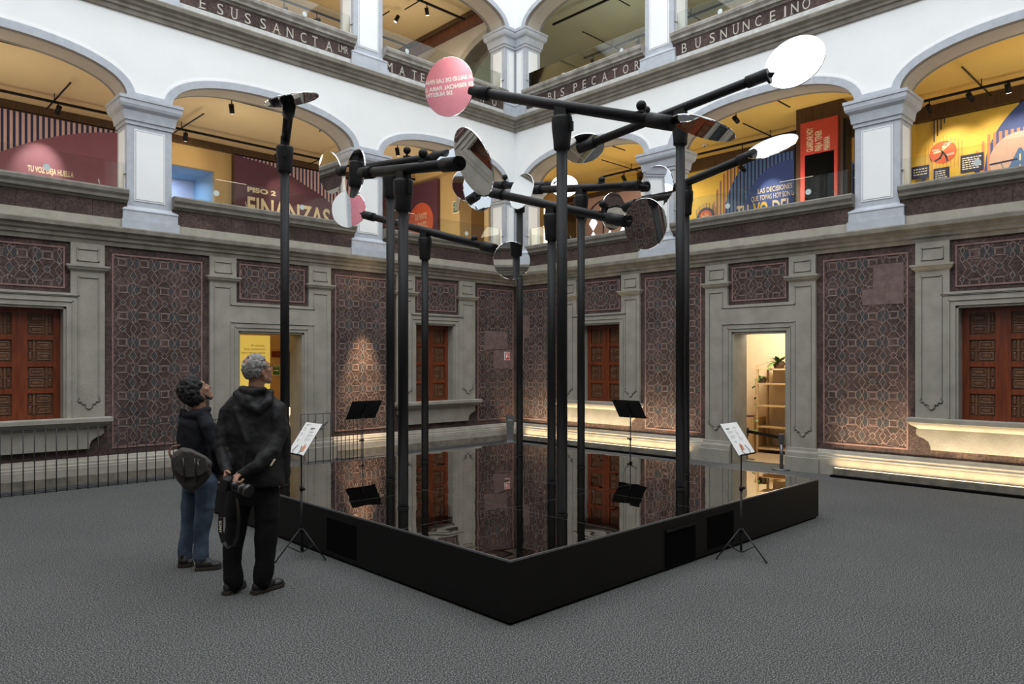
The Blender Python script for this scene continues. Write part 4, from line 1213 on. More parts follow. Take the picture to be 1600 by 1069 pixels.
M['leaf'] = mat('green_leaf', (0.07, 0.17, 0.035), .45, c2=(0.13, 0.25, 0.06), scale=14)
M['leafdark'] = mat('dark_green_leaf', (0.03, 0.085, 0.02), .45, c2=(0.05, .12, .03), scale=14)
M['pot'] = mat('dark_brown_basket', (0.07, 0.04, 0.025), .8, bump=.5)
def plant(p, label, n, L, wd, pr, ph, up=.9, trail=0, seed=1):
    t = thing('potted_plant', p, label, 'plant')
    p = Vector(p)
    mb = MB().m('pot')
    mb.rings([[p + Vector((r * math.cos(2 * PI * i / 16), r * math.sin(2 * PI * i / 16), z_)) for i in range(16)] for r, z_ in ((pr * .8, 0), (pr, ph * .5), (pr * .95, ph), (pr * .8, ph), (pr * .8, ph * .85))]); mb.build('pot', t)
    rnd = random.Random(seed); mb = MB()
    for i in range(n):
        an = rnd.uniform(0, 2 * PI); u = rnd.uniform(.1, 1.2) * up
        leafblade(mb, p + Vector((0, 0, ph * .9)), (math.cos(an), math.sin(an), u), L * rnd.uniform(.6, 1.1), wd, rnd.uniform(.2, .7), m='leaf' if rnd.random() < .6 else 'leafdark')
    mb.build('foliage', t, fixn=False)
    if trail:
        mb = MB(); q = p + Vector((-.12, .05, ph * .8)); ps = [q]
        for i in range(14):
            q = q + Vector((rnd.uniform(-.015, .015), rnd.uniform(-.02, .02), -trail / 14)); ps.append(q)
            if i % 1 == 0 and rnd.random() < .85:
                an = rnd.uniform(0, 2 * PI); leafblade(mb, q, (math.cos(an), math.sin(an), -.2), .085, .06, .5)
        mb.m('leafdark').path(ps, .004, 6); mb.build('trailing_vine', t, fixn=False)
pa = ab(SX.off(-.2), 1217, 580)[0]
plant(FR(pa, zs[0] + .001, -1.75), 'leafy green potted plant on the top shelf of the bookcase', 34, .34, .075, .10, .12, 1.2, 0, 4)
pa = ab(SX.off(-.1), 1189, 598)[0]
plant(FR(pa, zs[1] + .001, -1.68), 'trailing ivy in a pot on the second shelf of the bookcase', 40, .16, .07, .085, .10, .9, .95, 7)
# left door: yellow banner, exit sign, wooden door, table with lamp
YX = FL.off(-.95)
a0 = ab(YX, 369, 560)[0]; a1 = ab(YX, 422, 560)[0]; zt_ = ab(YX, 395, 524)[1]
bn = thing('banner', FL((a0 + a1) / 2, .012, -.97), 'bright yellow text banner standing inside the left doorway', 'banner')
M['bannerglow'] = emit('self_glowing_yellow_banner', (0.95, .66, .12), .55)  # sheet brightness put in as emission; no lamp stands behind it
MB(FL).m('bannerglow').box(a0, a1, .04, zt_, -.975, -.95).build('printed_sheet', bn)
MB(FL).m('black').box(a0, a1, .0125, .04, -1.03, -.90).build('foot', bn)
mb = MB(FL).m('textgrey')
for i, (body, xx) in enumerate((('A veces,', 392), ('los mayores', 382), ('secretos solo', 377), ('tienen una', 386), ('puerta', 394))):
    aa0 = ab(YX, xx, 545)[0]; aa1 = ab(YX, 414.5, 545)[0]; zz = ab(YX, 400, 541.5 + i * 5.6)[1]
    mb.text(body, (aa0 + aa1) / 2, zz, .040, -.949, width=aa1 - aa0)
mb.build('lettering', bn, fixn=False)
LB = FL.off(-2.9)
a_, z_ = ab(LB, 431, 579)
es = thing('exit_sign', FL(a_, z_ - .1, -2.88), 'green exit sign on the ochre wall inside the left doorway', 'sign')
MB(FL).m('cream').box(a_ - .09, a_ + .09, z_ - .105, z_ + .105, -2.899, -2.885).build('sign_plate', es)
mb = MB(FL).m('green').box(a_ - .073, a_ + .073, z_ - .088, z_ + .088, -2.885, -2.880); mb.m('white').strip([(a_ - .05, z_), (a_ + .02, z_)], .02, -2.88, -2.878).poly([(a_ + .02, z_ - .03), (a_ + .055, z_), (a_ + .02, z_ + .03)], -2.88, -2.878); mb.text('SALIDA', a_, z_ + .05, .024, -2.879, width=.11); mb.build('green_print', es)
a0, z0 = ab(LB, 424, 549); 
mb = MB(FL).m('redwood').box(a0, 11.19, z0 - .12, z0, -2.899, -2.85); struct(mb.build('trim_6'))
LD = FL.off(-2.2)
a0 = ab(LD, 450, 600)[0]
wd = thing('wooden_door_leaf', FL(a0 + .3, .013, -2.25), 'orange-brown wooden door leaf standing open inside the left doorway', 'door')
MB(FL).m('pine').box(a0, a0 + .8, .013, ab(LD, 455, 556)[1], -2.30, -2.25).m('panelwood').box(a0 + .04, a0 + .7, .2, 1.9, -2.25, -2.245).build('leaf', wd)
LT = FL.off(-1.35)
a0 = ab(LT, 448, 640)[0]; zt_ = ab(LT, 456, 664)[1]
tb = thing('console_table', FL(a0 + .25, .013, -1.6), 'pale wooden table inside the left doorway, partly hidden by the leftmost pole', 'table')
MB(FL).m('pine').box(a0 - .2, a0 + .6, zt_ - .03, zt_, -1.85, -1.36).build('tabletop', tb)
for aa in (a0 - .18, a0 + .54):
    for cc in (-1.83, -1.42): MB(FL).m('pine').box(aa, aa + .04, .013, zt_ - .03, cc, cc + .04).build('leg', tb)
lp = thing('table_lamp', FL(a0 + .12, zt_, -1.5), 'small glowing lamp with square shade on the table in the left doorway', 'lamp')
zl_ = ab(LT, 456, 649)[1]; zh = ab(LT, 456, 638)[1]
MB(FL).m('pine').box(a0 + .11, a0 + .13, zt_ + .001, zl_, -1.51, -1.49).box(a0 + .06, a0 + .18, zt_ + .001, zt_ + .015, -1.56, -1.44).build('stand', lp)
MB(FL).m('lampglow').box(a0 + .0, a0 + .24, zl_, zh, -1.60, -1.40).build('lamp_shade', lp)
# lit box frames: small red sign in the corner
a_, z_ = ab(FL, 791.5, 556.5)
fs = thing('fire_point_sign', FL(a_, z_ - .1, .01), 'small red square sign with white border on the tiled wall near the corner', 'sign')
MB(FL).m('white').box(a_ - .075, a_ + .075, z_ - .09, z_ + .09, .008, .018).build('sign_plate', fs)
mb = MB(FL).m('signred').box(a_ - .06, a_ + .06, z_ - .075, z_ + .075, .018, .021); mb.m('white').box(a_ - .035, a_ - .005, z_ - .05, z_ + .03, .021, .023).strip([(a_ + .02, z_ + .03), (a_ + .03, z_ - .03)], .012, .021, .023).box(a_ - .04, a_ + .04, z_ + .045, z_ + .055, .021, .023); mb.build('red_print', fs)
# steel pedestal by the corner
pp = atZ(797, 691)
ps_ = thing('steel_pedestal', (pp.x, pp.y, 0), 'brushed steel pedestal with a round ring badge beside the far corner', 'pedestal')
th = math.atan2(-pp.y, -pp.x); fx = Frame((pp.x, pp.y, 0), (-math.sin(th) * 1.0, math.cos(th), 0), (math.cos(th), math.sin(th), 0))
MB(fx).m('steel').rings([[fx(a * w, z_, c * w) for a, c in ((-1, -1), (1, -1), (1, 1), (-1, 1))] for z_, w in ((.001, .14), (.02, .14), (.021, .07), (.3, .075), (.5, .09), (.56, .10))]).build('post', ps_)
MB(fx).m('steel').tube(fx(0, .40, .08), fx(0, .40, .125), .075, seg=28).build('ring', ps_)
MB(fx).m('shade_and_dark').tube(fx(0, .40, .1251), fx(0, .40, .129), .055, seg=28).build('badge', ps_)
# belt barrier in the right doorway
def post(p, label):
    t = thing('barrier_post', p, label, 'barrier post', )
    p = Vector(p)
    MB().m('darksteel').tube(p + UP * .001, p + UP * .02, .15, .14, 28).build('base_plate', t)
    MB().m('darksteel').tube(p + UP * .02, p + UP * .42, .026).build('post', t)
    MB().m('darksteel').box(p.x - .035, p.x + .035, p.y - .035, p.y + .035, .42, .56).build('belt_cassette', t)
    return t
q1 = atZ(1221, 734, 0); q2 = atZ(1166, 719, 0)
b_ = post(q1, 'brushed steel barrier post at the right side of the lit doorway')
post(q2, 'brushed steel barrier post half hidden behind the right sign stand')
d = (q2 - q1); d.z = 0; n_ = d.normalized()
f_ = Frame((q1.x, q1.y, 0), n_, Vector((-n_.y, n_.x, 0)))
MB(f_).m('black').box(.04, d.length - .04, .475, .525, -.002, .002).build('belt', b_)

# iron railing along the left wall
def railing(a0, a1, step, c, label):
    t = thing('iron_railing', FL((a0 + a1) / 2, 0, c), label, 'railing')
    n = int(round((a1 - a0) / step))
    for i in range(n + 1):
        a = a0 + (a1 - a0) * i / n
        MB().m('ironbar').path([FL(a, 0, c), FL(a, .83, c)], .0065, 6).build('bar', t)
        if i % 3 == 2: MB().m('ironbar').ball(FL(a, .43, c), .014, 8, 6).build('bead', t)
    MB().m('ironbar').path([FL(a0, .83, c), FL(a1, .83, c)], .005, 6).build('top_rail', t)
    MB().m('ironbar').path([FL(a0, .035, c), FL(a1, .035, c)], .005, 6).build('bottom_rail', t)
railing(5.0, 8.40, .1215, .47, 'thin black iron railing along the left wall below the shuttered window')
railing(9.66, 10.20, .135, .47, 'short black iron railing right of the left doorway, behind the left sign stand')
railing(10.25, 10.80, .075, .47, 'densely barred black iron railing section just left of the left rear stand')

# light troughs along the right wall
def trough(a0, a1, label):
    fr = FR
    t = thing('light_trough', FR((a0 + a1) / 2, 0, .36), label, 'light trough')
    c0, c1 = .21, .30
    MB(fr).m('grille').box(a0, a1, .0, .03, c0, c1).build('channel', t)
    MB(fr).m('ledglow').box(a0 + .02, a1 - .02, .1252, .130, .165, .180).build('led_strip', t)
    ups = []
    n = max(1, int((a1 - a0) / 1.5))
    for i in range(n):
        x0 = a0 + (a1 - a0) * i / n; x1 = a0 + (a1 - a0) * (i + 1) / n
        p = FR((x0 + x1) / 2, .137, .165)
        o = light('led_wash', 'AREA', tuple(p), 3.0 * (x1 - x0), (1.0, .74, .42), (x1 - x0), .03, spread=math.radians(165))
        z_ = (Vector((-1, 0, 0)) * 0 + Vector((p.x - (p.x + .55), 0, -.9 + 0))).normalized()   # light leaves along (+x, +z)
        ups.append((p, x1 - x0))
        zax = -(Vector((.26, 0, .966)))
        xax = Vector((0, 1, 0)); yax = zax.cross(xax)
        o.rotation_euler = Matrix((xax, yax, zax)).transposed().to_euler()
        # extra row added in the floor channel to brighten the sill apron
        p2 = Vector((p.x - .115, p.y, .036))
        o2 = light('added_apron_light', 'AREA', tuple(p2), 5.5 * (x1 - x0), (1.0, .78, .50), (x1 - x0), .03, spread=math.radians(48))
        zax = -(Vector((.36, 0, .933))); yax = zax.cross(xax)
        o2.rotation_euler = Matrix((xax, yax, zax)).transposed().to_euler()
trough(.42, 4.45, 'black light trough lighting the plinth at the far end of the right wall')
trough(6.95, 14.8, 'black light trough lighting the plinth below the right shuttered window')
# accent spots on the tiled wall
light('wall_wash_spot', 'SPOT', tuple(FL(11.12, 3.28, .62)), 950, (1, .70, .42), .03, target=tuple(FL(11.12, .95, .0)), spot=math.radians(31), blend=1.0)
light('cornice_glow', 'POINT', tuple(FL(11.05, 3.18, .42)), 3.5, (1, .7, .4), .04)
light('corner_spot', 'SPOT', tuple(FL(14.75, .10, .30)), 22, (1, .70, .40), .03, target=tuple(FL(14.9, 1.4, 0)), spot=math.radians(90), blend=1.0)

sd_ = atZ(1101, 228, 6.27)
t = thing('smoke_detector', sd_, 'small round smoke detector on the amber ceiling of the second-floor right gallery', 'detector')
MB().m('white').tube(sd_ + UP * .0, sd_ + UP * .029, .05, .06, 24).build('housing', t)
MB().m('shade_and_dark').tube(sd_ - UP * .008, sd_, .02, .025, 16).build('sensor', t)
# ================================================================ MIRROR PLATFORM
PX0, PX1, PY0, PY1, PH = 3.20, 7.85, 3.34, 8.18, .42
pf = thing('mirror_platform', ((PX0 + PX1) / 2, (PY0 + PY1) / 2, 0), 'large low black square platform topped with dark mirror glass', 'platform')
mb = MB().m('boxblack')
T = .03
mb.box(PX0, PX0 + T, PY0, PY1, .02, PH - .012); MBs = mb.build('side_panel', pf)
MB().m('boxblack').box(PX1 - T, PX1, PY0, PY1, .02, PH - .012).build('side_panel', pf)
MB().m('boxblack').box(PX0 + T, PX1 - T, PY0, PY0 + T, .02, PH - .012).build('side_panel', pf)
MB().m('boxblack').box(PX0 + T, PX1 - T, PY1 - T, PY1, .02, PH - .012).build('side_panel', pf)
MB().m('grille').box(PX0 + .02, PX1 - .02, PY0 + .02, PY1 - .02, 0, .02).build('recessed_foot', pf)
nx, ny = 4, 4
for i in range(nx):
    for j in range(ny):
        x0 = PX0 + .012 + (PX1 - PX0 - .024) * i / nx; x1 = PX0 + .012 + (PX1 - PX0 - .024) * (i + 1) / nx
        y0 = PY0 + .012 + (PY1 - PY0 - .024) * j / ny; y1 = PY0 + .012 + (PY1 - PY0 - .024) * (j + 1) / ny
        g = .0023
        MB().m('darkmirror').box(x0 + g, x1 - g, y0 + g, y1 - g, PH - .011, PH).build('mirror_tile', pf)
MB().m('edge').box(PX0 + .03, PX1 - .03, PY0 + .03, PY1 - .03, PH - .016, PH - .0112).build('seam_bed', pf)
for i in range(1, nx):
    x_ = PX0 + .012 + (PX1 - PX0 - .024) * i / nx; MB().m('edge').box(x_ - .002, x_ + .002, PY0 + .012, PY1 - .012, PH - .0111, PH - .0004).build('seam_strip', pf)
for j in range(1, ny):
    y_ = PY0 + .012 + (PY1 - PY0 - .024) * j / ny; MB().m('edge').box(PX0 + .012, PX1 - .012, y_ - .002, y_ + .002, PH - .0111, PH - .0004).build('seam_strip', pf)
mb = MB().m('edge')
mb.box(PX0, PX0 + .011, PY0, PY1, PH - .012, PH + .001); mb.box(PX1 - .011, PX1, PY0, PY1, PH - .012, PH + .001)
mb.box(PX0 + .011, PX1 - .011, PY0, PY0 + .011, PH - .012, PH + .001); mb.box(PX0 + .011, PX1 - .011, PY1 - .011, PY1, PH - .012, PH + .001)
mb.build('edge_trim', pf)
# vents and hatch on the near sides
def vent(x0, x1, y0, y1, z0, z1, nm): MB().m('grille').box(x0, x1, y0, y1, z0, z1).build(nm, pf)
y_a, y_b = atU(511, 830, PX0).y, atU(557, 850, PX0).y
vent(PX0 - .003, PX0, min(y_a, y_b), max(y_a, y_b), .06, .34, 'vent_grille')
x_a, x_b = atV(1039, 870, PY0).x, atV(1086, 850, PY0).x
vent(x_a, x_b, PY0 - .006, PY0, .03, .335, 'access_hatch'); MB().m('black').box(x_a, x_b, PY0 - .016, PY0 - .006, .315, .335).build('hatch_lip', pf)
x_a, x_b = atV(1105, 840, PY0).x, atV(1146, 830, PY0).x
vent(x_a, x_b, PY0 - .003, PY0, .06, .34, 'vent_grille')

# ================================================================ MIRROR POLES
def disc_obj(parent, px, py, d, maj, ratio, rim, armend, i):
    w = ray(px, py).normalized()
    c = at(px, py, d)
    ra = math.radians(rim)
    mdir = CR * math.cos(ra) + UP * math.sin(ra)
    mdir = (mdir - w * mdir.dot(w)).normalized()
    n = (-w * ratio - mdir * math.sqrt(max(0, 1 - ratio * ratio))).normalized()
    R_ = maj * d / FPX / 2 * (ray(px, py).length ** .5)
    return c, n, R_
def mirror(parent, c, n, R_, armend, armdir, label=None):
    x = n.orthogonal().normalized(); y = n.cross(x)
    mb = MB().m('silver'); seg = 64; t = .006
    rr = []
    for (rr_, cc) in ((R_ - .002, t), (R_, t - .002), (R_, -t + .002), (R_ - .002, -t)):
        rr.append([c + n * cc + (x * math.cos(2 * PI * i / seg) + y * math.sin(2 * PI * i / seg)) * rr_ for i in range(seg)])
    mb.rings(rr)
    o = mb.build('mirror_disc', parent)
    # ball joint that holds the disc
    e = armend; back = c - n * (t + .03)
    dv = (e - c); edge = c + (dv - n * dv.dot(n)).normalized() * (R_ * .55) - n * .02
    MB().m('softblack').path([e, e * .5 + edge * .5 - n * .01, edge], .014, 8).ball(edge, .025, 12, 8).build('ball_joint', o)
    return o
POLES = [
 # base px, base py, label, left end (x,y,d), right end (x,y,d), ball px, left disc, right disc
 (445, 757, 'leftmost mirror pole, in front of the left doorway, its short arm pointing at the viewer', (443, 251, 8.30), (452, 166, 6.70), None,
    None, (456, 156, 6.62, 80, .20, 104)),
 (610, 749.5, 'mirror pole whose horizontal arm runs behind the nearest left arm', (531, 268, 8.45), (699, 243, 7.2), (636, 235),
    (516, 270, 8.6, 63, .52, 3), (710, 247, 7.05, 66, .40, -65)),
 (630, 794, 'front left mirror pole with the big tilted mirror disc showing a window', (566, 271, 6.85), (716, 256, 5.65), (661, 240),
    (555, 271, 6.95, 74, .36, -12), (740, 253, 5.45, 107, .44, 22, (FL, 6.50, 2.22))),
 (664, 722, 'mirror pole with blue tape on its socket and a sloping arm low on the left', (570, 336, 10.0), (773, 389, 8.5), (741, 373),
    (545, 327, 10.1, 56, .93, 0, (FE, 11.0, 4.6)), (799.5, 407, 8.35, 59, .97, 180, (FN, 7.95, 3.72))),
 (812, 711, 'farthest mirror pole, near the corner, with a short level arm', (775, 290, 10.3), (870, 290, 9.3), (789, 277),
    (731, 289, 10.3, 50, .95, 200, (FN, 5.67, 5.8)), (882, 291, 9.25, 42, .80, -90)),
 (862, 754, 'mirror pole behind the front centre pole, arm sloping down to a disc full of tiles', (768, 301, 8.3), (976, 346, 6.96), (942, 319),
    (748, 298, 8.35, 62, .77, 180, (FR, 12.0, 5.3)), (1008, 350, 6.85, 78, .85, 20, (FE, 14.2, 2.0))),
 (878, 805, 'front centre mirror pole, the nearest, with a pink looking disc at its left end', (738, 143, 6.55), (1050, 193, 5.47), (1002, 165),
    (702, 136, 6.6, 86, .84, -20), (1099, 200, 5.4, 98, .29, 76, (FR, 2.7, 1.5))),
 (908, 730, 'slim mirror pole right of the centre pair with a level arm', (830, 297, 9.6), (998, 290, 8.2), (940, 281),
    (815, 299, 9.65, 56, .62, 5, (FL, 7.85, 6.4)), (1026, 292, 8.1, 64, .80, 4, (FL, 3.75, 4.9))),
 (1063, 764, 'right front mirror pole, arm rising to the white oval disc', (905, 232, 8.2), (1200, 116, 6.9), (1010, 172),
    (912, 232, 8.3, 63, .68, 100), (1241, 97, 6.8, 87, .74, -62)),
 (1071, 740, 'rear right mirror pole behind the front one, arm rising to a narrow pale disc', (977, 325, 9.05), (1179, 241, 7.43), None,
    (957.5, 330, 9.15, 57, .64, 180), (1206, 229, 7.4, 76, .22, -60, (FR, 4.4, 10.3))),
]
RP, RA = .0455, .0455
PINK = None
LOOK = []
for idx, (bx, by, label, L_, R__, ball, dl, dr) in enumerate(POLES):
    base = atZ(bx, by, PH); base.z = PH
    A = at(*L_); B = at(*R__)
    # bring the arm over the pole
    best = None
    for it in range(6):
        ab_ = B - A; h = Vector((ab_.x, ab_.y)); t = ((base.x - A.x) * h.x + (base.y - A.y) * h.y) / h.dot(h)
        t = min(.95, max(.05, t)); J = A + ab_ * t
        k = (base.x * CF.x + base.y * CF.y) / (J.x * CF.x + J.y * CF.y)
        A = CAM + (A - CAM) * k; B = CAM + (B - CAM) * k
    J = A + (B - A) * t; J.x, J.y = base.x, base.y
    ad = (B - A).normalized()
    root = thing('mirror_pole', base, label, 'mirror pole', 'mirror poles on the black platform')
    zt = J.z - RA - .05
    MB().m('black').tube(base + UP * .002, (base.x, base.y, zt - .15), RP, seg=28).build('pole', root)
    MB().m('black').tube(base + UP * .001, base + UP * .012, RP + .004, seg=28).build('base_collar', root)
    mb = MB().m('softblack'); seg = 28; rr = []
    for z_, r_ in ((zt - .27, .0), (zt - .27, .064), (zt - .26, .069), (zt - .20, .072), (zt - .10, .084), (zt - .02, .088), (zt, .084), (zt - .01, .06), (zt - .04, .0)):
        rr.append([Vector((base.x + max(r_, .001) * math.cos(2 * PI * i / seg), base.y + max(r_, .001) * math.sin(2 * PI * i / seg), z_)) for i in range(seg)])
    mb.smooth = True; mb.rings(rr, cap=True); mb.smooth = False
    sock = mb.build('socket', root)
    # fork that carries the arm
    pd = ad.cross(UP).normalized()
    fr_ = Frame((base.x, base.y, 0), Vector((ad.x, ad.y, 0)).normalized() if Vector((ad.x, ad.y, 0)).length > .1 else Vector((1, 0, 0)), pd)
    mb = MB(fr_).m('softblack')
    mb.poly([(-.07, zt - .12), (.075, zt - .12), (.055, J.z + .0), (-.05, J.z + .0)], -.042, .042)
    mb.box(.06, .105, zt - .13, zt - .05, -.012, .012)
    mb.build('fork', root)
    if idx == 3: MB(fr_).m('blue').box(-.02, .02, zt - .07, zt + .02, -.095, -.088).build('blue_tape', root)
    MB().m('black').tube(A, B, RA, seg=28).build('arm', root)
    MB().m('softblack').tube(A - ad * .005, A + ad * .20, RA + .012, seg=28).build('end_sleeve', root)
    MB().m('softblack').tube(B + ad * .005, B - ad * .20, RA + .012, seg=28).build('end_sleeve', root)
    if ball:
        # closest parameter along the arm for the ball column
        bt = min((abs((lambda q: 800 + FPX * (q.dot(CR)) / (q.dot(CF)))(A + (B - A) * (u / 200) - CAM) - ball[0]), u / 200) for u in range(201))[1]
        q = A + (B - A) * bt; dd = (q - CAM).dot(CF)
        top = at(ball[0], ball[1], dd)
        q2 = Vector((top.x, top.y, q.z + RA * .8))
        bo = MB().m('softblack').ball(top, .040, 20, 14).build('ball_knob', root)
        MB().m('softblack').path([q2, top], .012, 8).build('knob_stem', root)
        MB().m('softblack').box(q2.x - .03, q2.x + .03, q2.y - .03, q2.y + .03, q.z + RA * .85, q.z + RA + .012).build('knob_foot', root)
    for dsc, E_, sgn in ((dl, A, -1), (dr, B, 1)):
        if dsc is None: continue
        px, py, d, maj, ratio, rim = dsc[:6]
        d = ((E_ - CAM).dot(CF)) + (d - (L_[2] if sgn < 0 else R__[2]))
        c, n, R_ = disc_obj(root, px, py, d, maj, ratio, rim, E_, 0)
        if len(dsc) > 6:
            tf, ta, tz_ = dsc[6]; tg = tf(ta, tz_, 0)
            n = ((tg - c).normalized() + (CAM - c).normalized()).normalized()
        if idx == 6 and sgn < 0: PINK = (c, n, R_, px, py)
        LOOK.append((idx, sgn, px, py, c.copy(), n.copy()))
        mirror(root, c, n, R_, E_ + ad * (sgn * .01), ad)
# the pink board behind the camera is lettered where the left disc of the front centre pole looks
def look(c, n, px, py, F_):
    w = ray(px, py); q = CAM + w * ((c - CAM).dot(n) / w.dot(n)); rf = w - n * 2 * w.dot(n)
    p = q + rf * ((F_.O - q).dot(F_.n) / rf.dot(F_.n)); return F_.a_of(p), p.z
pc, pn = PINK[0], PINK[1]
mb = PK_TEXT
def mtext(body, xa, ya, xb, yb, h, nvis):
    """lettering whose first nvis characters run between two sighted points"""
    a0, z0 = look(pc, pn, xa, ya, PKF); a1, z1 = look(pc, pn, xb, yb, PKF)
    wd_ = (a1 - a0) * len(body) / nvis
    mb.text(body, a0 + wd_ / 2, (z0 + z1) / 2, h, .004, width=wd_, bold=.03)
mtext('LA SALUD DE LAS FINANZAS', 742, 126, 667, 128.5, .078, 18.5)
mtext('ES ESENCIAL PARA LA VIDA', 741, 138, 665.5, 140, .078, 17.5)
mtext('DE NUESTROS HIJOS', 708, 150.5, 666, 150.5, .078, 10)
mb.build('lettering', pk, fixn=False)

import sys
if 'DBG' in sys.argv:
    for idx, sg_, px, py, c, n in LOOK:
        w = ray(px, py).normalized(); rf = w - n * 2 * w.dot(n)
        best = None
        for nm, F_ in (('L', FL), ('R', FR), ('N', FN), ('E', FE)):
            dn = rf.dot(F_.n)
            if dn < 0:
                t = (F_.O - c).dot(F_.n) / dn
                if best is None or t < best[0]: best = (t, nm, F_.a_of(c + rf * t), (c + rf * t).z)
        print('LOOK', idx + 1, 'a' if sg_ < 0 else 'b', (px, py), best[1], 'a=%.2f z=%.2f' % (best[2], best[3]), 'dist %.1f' % best[0])
# ================================================================ MUSIC STANDS WITH SHEETS
def stand(x, y, yaw, label, sheet=None):
    """yaw: direction (radians) in which a reader looks; the tray slopes up that way"""
    p = Vector((x, y, 0)); t = thing('music_stand', p, label, 'stand')
    f = Vector((math.cos(yaw), math.sin(yaw), 0)); r = Vector((f.y, -f.x, 0))
    MB().m('ironbar').tube(p + UP * .06, p + UP * .60, .0095).build('lower_pole', t)
    MB().m('ironbar').tube(p + UP * .55, p + UP * .96, .0065).build('upper_pole', t)
    for z_, q in ((.60, .016), (.24, .020)):
        MB().m('black').tube(p + UP * (z_ - .018), p + UP * (z_ + .018), q).build('clamp', t)
    MB().m('black').path([p + UP * .60, p + UP * .60 + r * .04], .006).ball(p + UP * .60 + r * .045, .013, 10, 7).build('clamp_screw', t)
    for k in range(3):
        an = yaw + PI / 6 + k * 2 * PI / 3 + .5
        d = Vector((math.cos(an), math.sin(an), 0))
        l = MB().m('ironbar').path([p + UP * .25 + d * .015, p + UP * .008 + d * .235], .006).ball(p + UP * .010 + d * .235, .0095, 10, 6).build('leg', t)
        MB().m('ironbar').path([p + UP * .05 + d * .008, p + UP * .125 + d * .13], .0045).build('leg_strut', t)
    # sloping tray
    c = p + UP * 1.03 + f * .03
    up = (f * .17 + UP * .245).normalized(); n = (r.cross(up)).normalized()
    if n.z < 0: n = -n
    F_ = Frame((0, 0, 0), r, n)
    W2, H2 = .24 if sheet is None else .142, .155
    def P(a, b, c_): return c + r * a + up * b + n * c_
    class TF:
        def __call__(s, a, b, c_=0.0): return P(a, b, c_)
    tf = TF()
    mb = MB(tf).m('black').box(-W2, W2, -H2, H2, -.006, -.003); mb.box(-W2, W2, -H2 - .004, -H2, -.006, .022); mb.build('tray', t)
    MB(tf).m('black').box(-.012, .012, -.10, .10, -.02, -.006).build('tray_bracket', t)
    MB().m('ironbar').path([p + UP * .95, P(0, -.05, -.012)], .007).build('neck', t)
    for sx in (-1, 1):
        MB().m('ironbar').path([P(sx * .03, -H2 - .01, .006), P(sx * .065, -H2 + .03, .008), P(sx * .035, -H2 + .085, .006)], .0025, 6).build('page_holder', t)
    if sheet:
        s_ = MB(tf).m('white').box(-W2 + .001, W2 - .001, -H2 + .002, H2 + .003, -.0025, 0)
        rnd = random.Random(5); s_.m('textgrey')
        def para(x0, x1, y, n, h=.0035):
            for q in range(n): s_.box(x0, x1 - (rnd.uniform(0, .02) if q < n - 1 else (x1 - x0) * .4), y - q * .0085, y - q * .0085 + h, 0, .0004)
        if sheet == 'L':
            s_.box(.0, .07, .100, .112, 0, .0005); s_.box(.0, .05, .090, .096, 0, .0005)
            para(-.11, -.02, .135, 2); s_.m('signred').box(-.11, -.085, .105, .110, 0, .0005); s_.m('textgrey'); para(-.11, -.05, .095, 3, .002)
            s_.m('signred').box(-.11, -.085, .045, .050, 0, .0005); s_.m('textgrey'); para(-.11, -.06, .037, 3, .002)
            para(-.11, -.06, -.01, 4, .002); para(.01, .10, .070, 2); para(.01, .11, .045, 4, .002); para(.01, .11, .005, 4, .002); para(.05, .10, -.045, 3, .002)
            cxy = (.075, -.092)
        else:
            s_.text('DAVID', -.065, .095, .016, .0006, width=.05, bold=.02) if False else s_.box(-.10, -.045, .095, .110, 0, .0005)
            para(-.10, .0, .075, 3, .002); para(-.10, -.01, .035, 4, .002); para(.02, .09, .115, 3, .002); para(.02, .08, .06, 4, .002)
            s_.m('signred').box(.02, .05, .075, .079, 0, .0005).box(.02, .05, .015, .019, 0, .0005); s_.m('textgrey'); para(.02, .085, .005, 4, .002); para(-.09, -.03, -.02, 3, .002)
            cxy = (-.02, -.082)
        s_.m('salmon')
        ps = []
        for i in range(22):
            an = 2 * PI * i / 22; q = 1 + .12 * math.sin(an * 5)
            ps.append((cxy[0] + .026 * q * math.cos(an), cxy[1] + .035 * q * math.sin(an)))
        s_.poly(ps, 0, .0006)
        o = s_.build('information_sheet')
        tag(o, 'white printed information sheet with a red blot resting on the ' + ('left' if sheet == 'L' else 'right') + ' front stand', 'sheet')
    return t
q = atZ(471, 872); stand(q.x, q.y, 0.0, 'thin black tripod stand holding a white sheet left of the platform, beside the tall man', 'L')
q = atZ(1158, 872); stand(q.x, q.y, PI / 2, 'thin black tripod stand holding a white sheet in front of the platform right side', 'R')
stand(5.50, 8.72, -PI / 2, 'empty black tray stand behind the platform at left, by the dense railing')
stand(8.33, 6.22, PI, 'empty black tray stand behind the platform at right, in front of the lit sill')

# ================================================================ PEOPLE
M['skin'] = mat('skin', (0.34, 0.175, 0.115), 0.55, c2=(0.29, 0.145, 0.095), scale=20)
M['skin_tan'] = mat('tanned_skin', (0.27, 0.14, 0.09), 0.55, c2=(0.23, 0.115, 0.075), scale=20)
def cloth(name, c, c2, sc=30, rough=.9, fold=.8):
    m = mat(name, c, rough, c2=c2, scale=sc, bump=fold, bscale=11, spec=.25)
    return m
M['jacket'] = cloth('black_windproof_cloth', (.0095, .0095, .0095), (.0125, .0125, .0125), rough=.65)
M['hoodie'] = cloth('black_navy_fleece', (.0075, .008, .011), (.010, .0105, .014))
M['trousers'] = cloth('black_trouser_cloth', (.0045, .0045, .005), (.006, .006, .0065))
M['jeans'] = cloth('faded_blue_denim', (.085, .118, .165), (.036, .054, .088), sc=7)
M['shoe'] = mat('dark_brown_black_leather', (.016, .014, .013), .55, bump=.3)
M['sole'] = mat('dark_brown_sole', (.035, .026, .020), .8)
